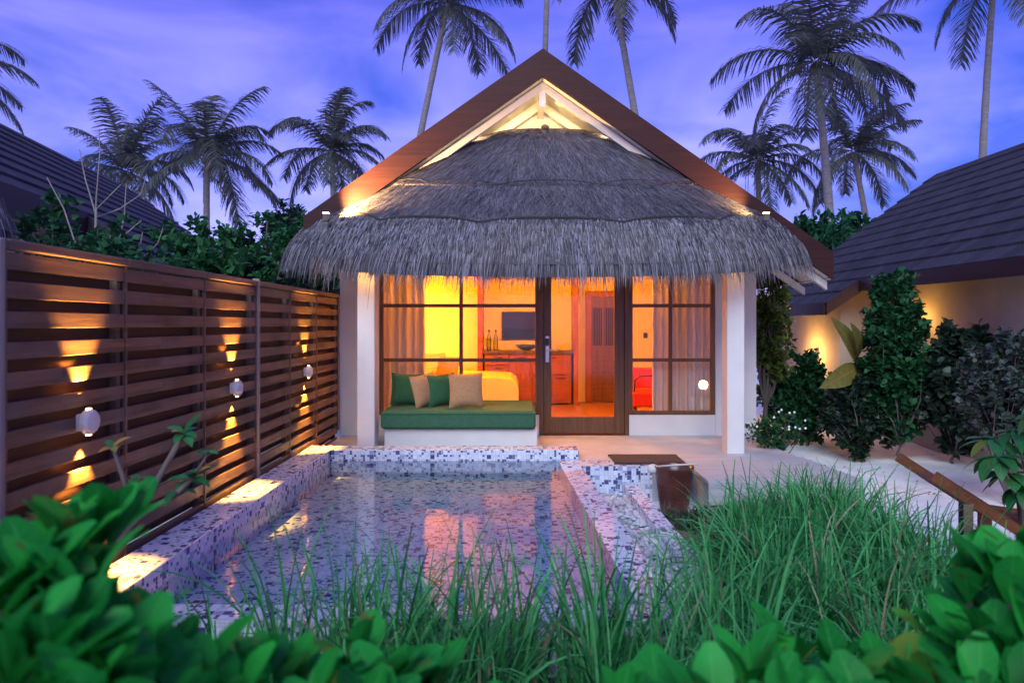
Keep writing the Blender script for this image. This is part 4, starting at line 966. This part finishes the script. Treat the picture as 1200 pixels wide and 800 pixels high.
# grass
def blades(n, area, L, seed, lean=(0, 0), wmin=.006, wmax=.013, tufts=40, dry=.05, spread=.5, droop=1.0):
    r = random.Random(seed); g_ = MB(); dr_ = MB()
    tc_ = [area(r) for i in range(tufts)]
    for i in range(n):
        c = r.choice(tc_); ph = r.uniform(0, 2*PI); rr_ = abs(r.gauss(0, .07))
        b_ = V((c[0] + rr_*math.cos(ph), c[1] + rr_*math.sin(ph), c[2]))
        ln = L * r.uniform(.5, 1.15) * c[3]; az = r.uniform(0, 2*PI); k = abs(r.gauss(0, spread))
        v = (V((math.cos(az)*k + lean[0], math.sin(az)*k + lean[1], 1))).normalized(); p = b_; pts = [p]
        st_ = droop * r.uniform(.02, .17)
        for q in range(7):
            v = (v + V((math.cos(az)*.03 + lean[0]*.05, math.sin(az)*.03, -st_ * (.3 + q / 4)))).normalized(); p = p + v * ln / 7; pts.append(p)
        sd = v.cross(V((0, 0, 1)))
        sd = sd.normalized() if sd.length > .01 else V((1, 0, 0))
        sd = (sd + rdir(r) * .5).normalized()
        (dr_ if r.random() < dry else g_).strip(pts, r.uniform(wmin, wmax), sd)
    return g_, dr_
def a1(r): return (r.uniform(-1.25, .95), r.uniform(2.35, 3.05), -.28, r.uniform(.7, 1.1))
g_, d_ = blades(1300, a1, .78, 81, (.05, 0), tufts=34, spread=.26, wmin=.009, wmax=.021, droop=1.4)
o = g_.build('grass', M['grass']); tag(o, 'long thin grass growing along the front of the pool', 'grass', kind='stuff'); d_.build('dry_blades', M['drygrass'], o)
def a2(r):
    y = r.uniform(3.0, 5.15); x = r.uniform(1.28 if y < 4.5 else 1.7, 2.35) + (y - 4) * .14; return (x, y, -.28, r.uniform(.75, 1.1) * (1.0 - .30 * max(0, y - 4.2)))
g_, d_ = blades(7000, a2, .72, 82, (-.10, -.06), tufts=120, spread=.50, wmin=.009, wmax=.021, droop=2.3)
o = g_.build('grass', M['grass']); tag(o, 'thick arching grass bank between pool gutter and sand', 'grass', kind='stuff'); d_.build('dry_blades', M['drygrass'], o)
def a3(r): return (r.uniform(.75, 1.9), r.uniform(2.2, 3.2), -.28, r.uniform(.7, 1.0))
g_, d_ = blades(1500, a3, .72, 83, (-.04, 0), tufts=36, spread=.4, wmin=.008, wmax=.016, droop=2.2)
o = g_.build('grass', M['grass']); tag(o, 'arching grass at the near end of the pool gutter', 'grass', kind='stuff'); d_.build('dry_blades', M['drygrass'], o)
m_ = MB(); r = random.Random(91)
for i in range(130):
    c = V((r.uniform(1.22, 2.35), r.uniform(5.25, 5.74), -.30))
    if c.x > 1.75: c.y = r.uniform(5.45, 5.75)
    for j in range(14):
        d = rdir(r, .15, 1.0); m_.leaf(c, d, V((0, 0, 1)), r.uniform(.10, .20), .018, .2, 'blade', 3, .3)
tag(m_.build('spiky_ground_cover', M['succulent']), 'dark spiky plants in front of the pot and the deck edge', 'ground cover', kind='stuff')

m_ = MB(); r = random.Random(95)
for i in range(170):
    x = r.uniform(2.6, 5.4); y = r.uniform(4.5, 9.2)
    if x < 3.1 and y > 5.7: continue
    if r.random() > .35 + .65 * max(0, (x - 3.4) / 2): continue
    d = rdir(r, -.05, .05); m_.leaf(V((x, y, gz(x, y) + .012)), d, (V((0, 0, 1)) + rdir(r) * .3).normalized(), r.uniform(.03, .09), r.uniform(.008, .03), r.uniform(-.4, .4), 'oval', 3)
tag(m_.build('leaf_litter', M['bark']), 'fallen leaves and twigs scattered on the sand under the shrubs', 'leaf litter', kind='stuff')

# lounger half hidden at right
lg = thing('sun_lounger', 'brown timber lounger standing on sand behind the grass', 'lounger', (2.6, 3.9, -.33))
a, c = P(1094, 557, 4.3), P(1205, 628, 4.0)
def bar(mb, p, q, w_, h_):
    d = (q - p).normalized(); s_ = d.cross(V((0, 0, 1))).normalized() * w_ / 2; u = s_.cross(d).normalized() * h_ / 2
    mb.prism([p - s_ - u, p + s_ - u, p + s_ + u, p - s_ + u], q - p)
off_ = V((.12, .62, .0))
for k_ in (0, 1):
    m_ = MB(); bar(m_, a + off_*k_, c + off_*k_, .045, .06); m_.build('back_rail', M['lounger'], lg)
    foot = V((c.x + off_.x*k_ + .9, c.y + off_.y*k_, c.z - .13)); m_ = MB(); bar(m_, c + off_*k_ + V((.005, 0, 0)), foot, .045, .06); m_.build('seat_rail', M['lounger'], lg)
    for t_ in (c + V((.05, 0, -.03)), foot + V((-.08, 0, -.03)) - off_*k_):
        q = t_ + off_*k_; m_ = MB(); m_.box((q.x - .03, q.y - .03, -.34), (q.x + .03, q.y + .03, q.z)); m_.build('leg', M['lounger'], lg)
for q in (.33, .5, .66, .83):
    m_ = MB(); p_ = a.lerp(c, q) + V((0, .03, -.0)); bar(m_, p_, p_ + off_ * .92, .07, .02); m_.build('slat', M['lounger'], lg)
for q in range(8):
    m_ = MB(); p_ = c + V((.06 + q*.11, .03, -.0145 * q - .01)); bar(m_, p_, p_ + off_ * .92, .07, .02); m_.build('slat', M['lounger'], lg)
q = P(1135, 600, 4.15); m_ = MB(); m_.box((q.x - .03, q.y, -.34), (q.x + .03, q.y + .05, q.z + .05)); m_.build('prop', M['dark'], lg)

# ------------------------------------------------------------------ sky and light
wd_ = bpy.data.worlds.new('World'); scene.world = wd_; wd_.use_nodes = True
nt = NT(wd_); bg = nt.n['Background']
SUN_EL, SUN_AZ = 38.0, 195.0       # glow left by the sun, behind the camera
sky = nt.node('ShaderNodeTexSky'); sky.sky_type = 'NISHITA'; sky.sun_disc = False
sky.sun_elevation = R(3.0); sky.sun_rotation = R(SUN_AZ); sky.altitude = 0; sky.air_density = 1.2; sky.dust_density = 0.6; sky.ozone_density = 5.0
tc = nt.node('ShaderNodeTexCoord')
mp = nt.node('ShaderNodeMapping'); mp.inputs['Scale'].default_value = (1.0, 1.0, 3.2); nt.link(tc.outputs['Generated'], mp.inputs[0])
no = nt.node('ShaderNodeTexNoise', Scale=2.3, Detail=5.0, Roughness=0.52, Distortion=0.5); nt.link(mp.outputs[0], no.inputs['Vector'])
sp = nt.node('ShaderNodeSeparateXYZ'); nt.link(tc.outputs['Generated'], sp.inputs[0])
tint = nt.mix(1.0, sky.outputs[0], (0.74, 0.62, 1.85), 'MULTIPLY')
cl = nt.ramp(no.outputs['Fac'], [(0.36, (.15, .15, .15)), (0.62, (1, 1, 1))])
hz = nt.ramp(sp.outputs[2], [(0.0, (1, 1, 1)), (0.16, (.78, .78, .78)), (0.42, (.22, .22, .22)), (1.0, (.2, .2, .2))])
front = nt.ramp(sp.outputs[1], [(0.0, (1, 1, 1)), (0.62, (0.25, 0.25, 0.25)), (1.0, (0, 0, 0))])
cc = nt.mix(hz, (0.58, 0.44, 3.3), (3.1, 3.1, 8.2))
skyc = nt.mix(nt.math('MULTIPLY', cl, 0.75), tint, cc)
nt.link(skyc, bg.inputs[0]); bg.inputs[1].default_value = 0.125
sun = bpy.data.lights.new('sun', 'SUN'); sun.energy = 1.2; sun.angle = R(40); sun.color = (0.86, 0.97, 1.0)
so = bpy.data.objects.new('sun', sun); col.objects.link(so)
d = V((math.sin(R(SUN_AZ)) * math.cos(R(SUN_EL)), math.cos(R(SUN_AZ)) * math.cos(R(SUN_EL)), math.sin(R(SUN_EL))))
so.rotation_euler = d.to_track_quat('Z', 'Y').to_euler()

# ------------------------------------------------------------------ camera
cd = bpy.data.cameras.new('camera'); cd.sensor_width = 36; cd.lens = 24.0; cd.clip_start = .05; cd.clip_end = 1500
cd.shift_x = -5 / 1200; cd.shift_y = -20 / 1200
cd.dof.use_dof = True; cd.dof.focus_distance = 7.0; cd.dof.aperture_fstop = 2.4
co = bpy.data.objects.new('camera', cd); col.objects.link(co); co.location = (0, 0, CAM_Z); co.rotation_euler = (R(90), 0, 0)
scene.camera = co
vs = scene.view_settings
vs.view_transform = 'Standard'; vs.look = 'None'; vs.gamma = 1; vs.exposure = 1.2; vs.use_curve_mapping = False
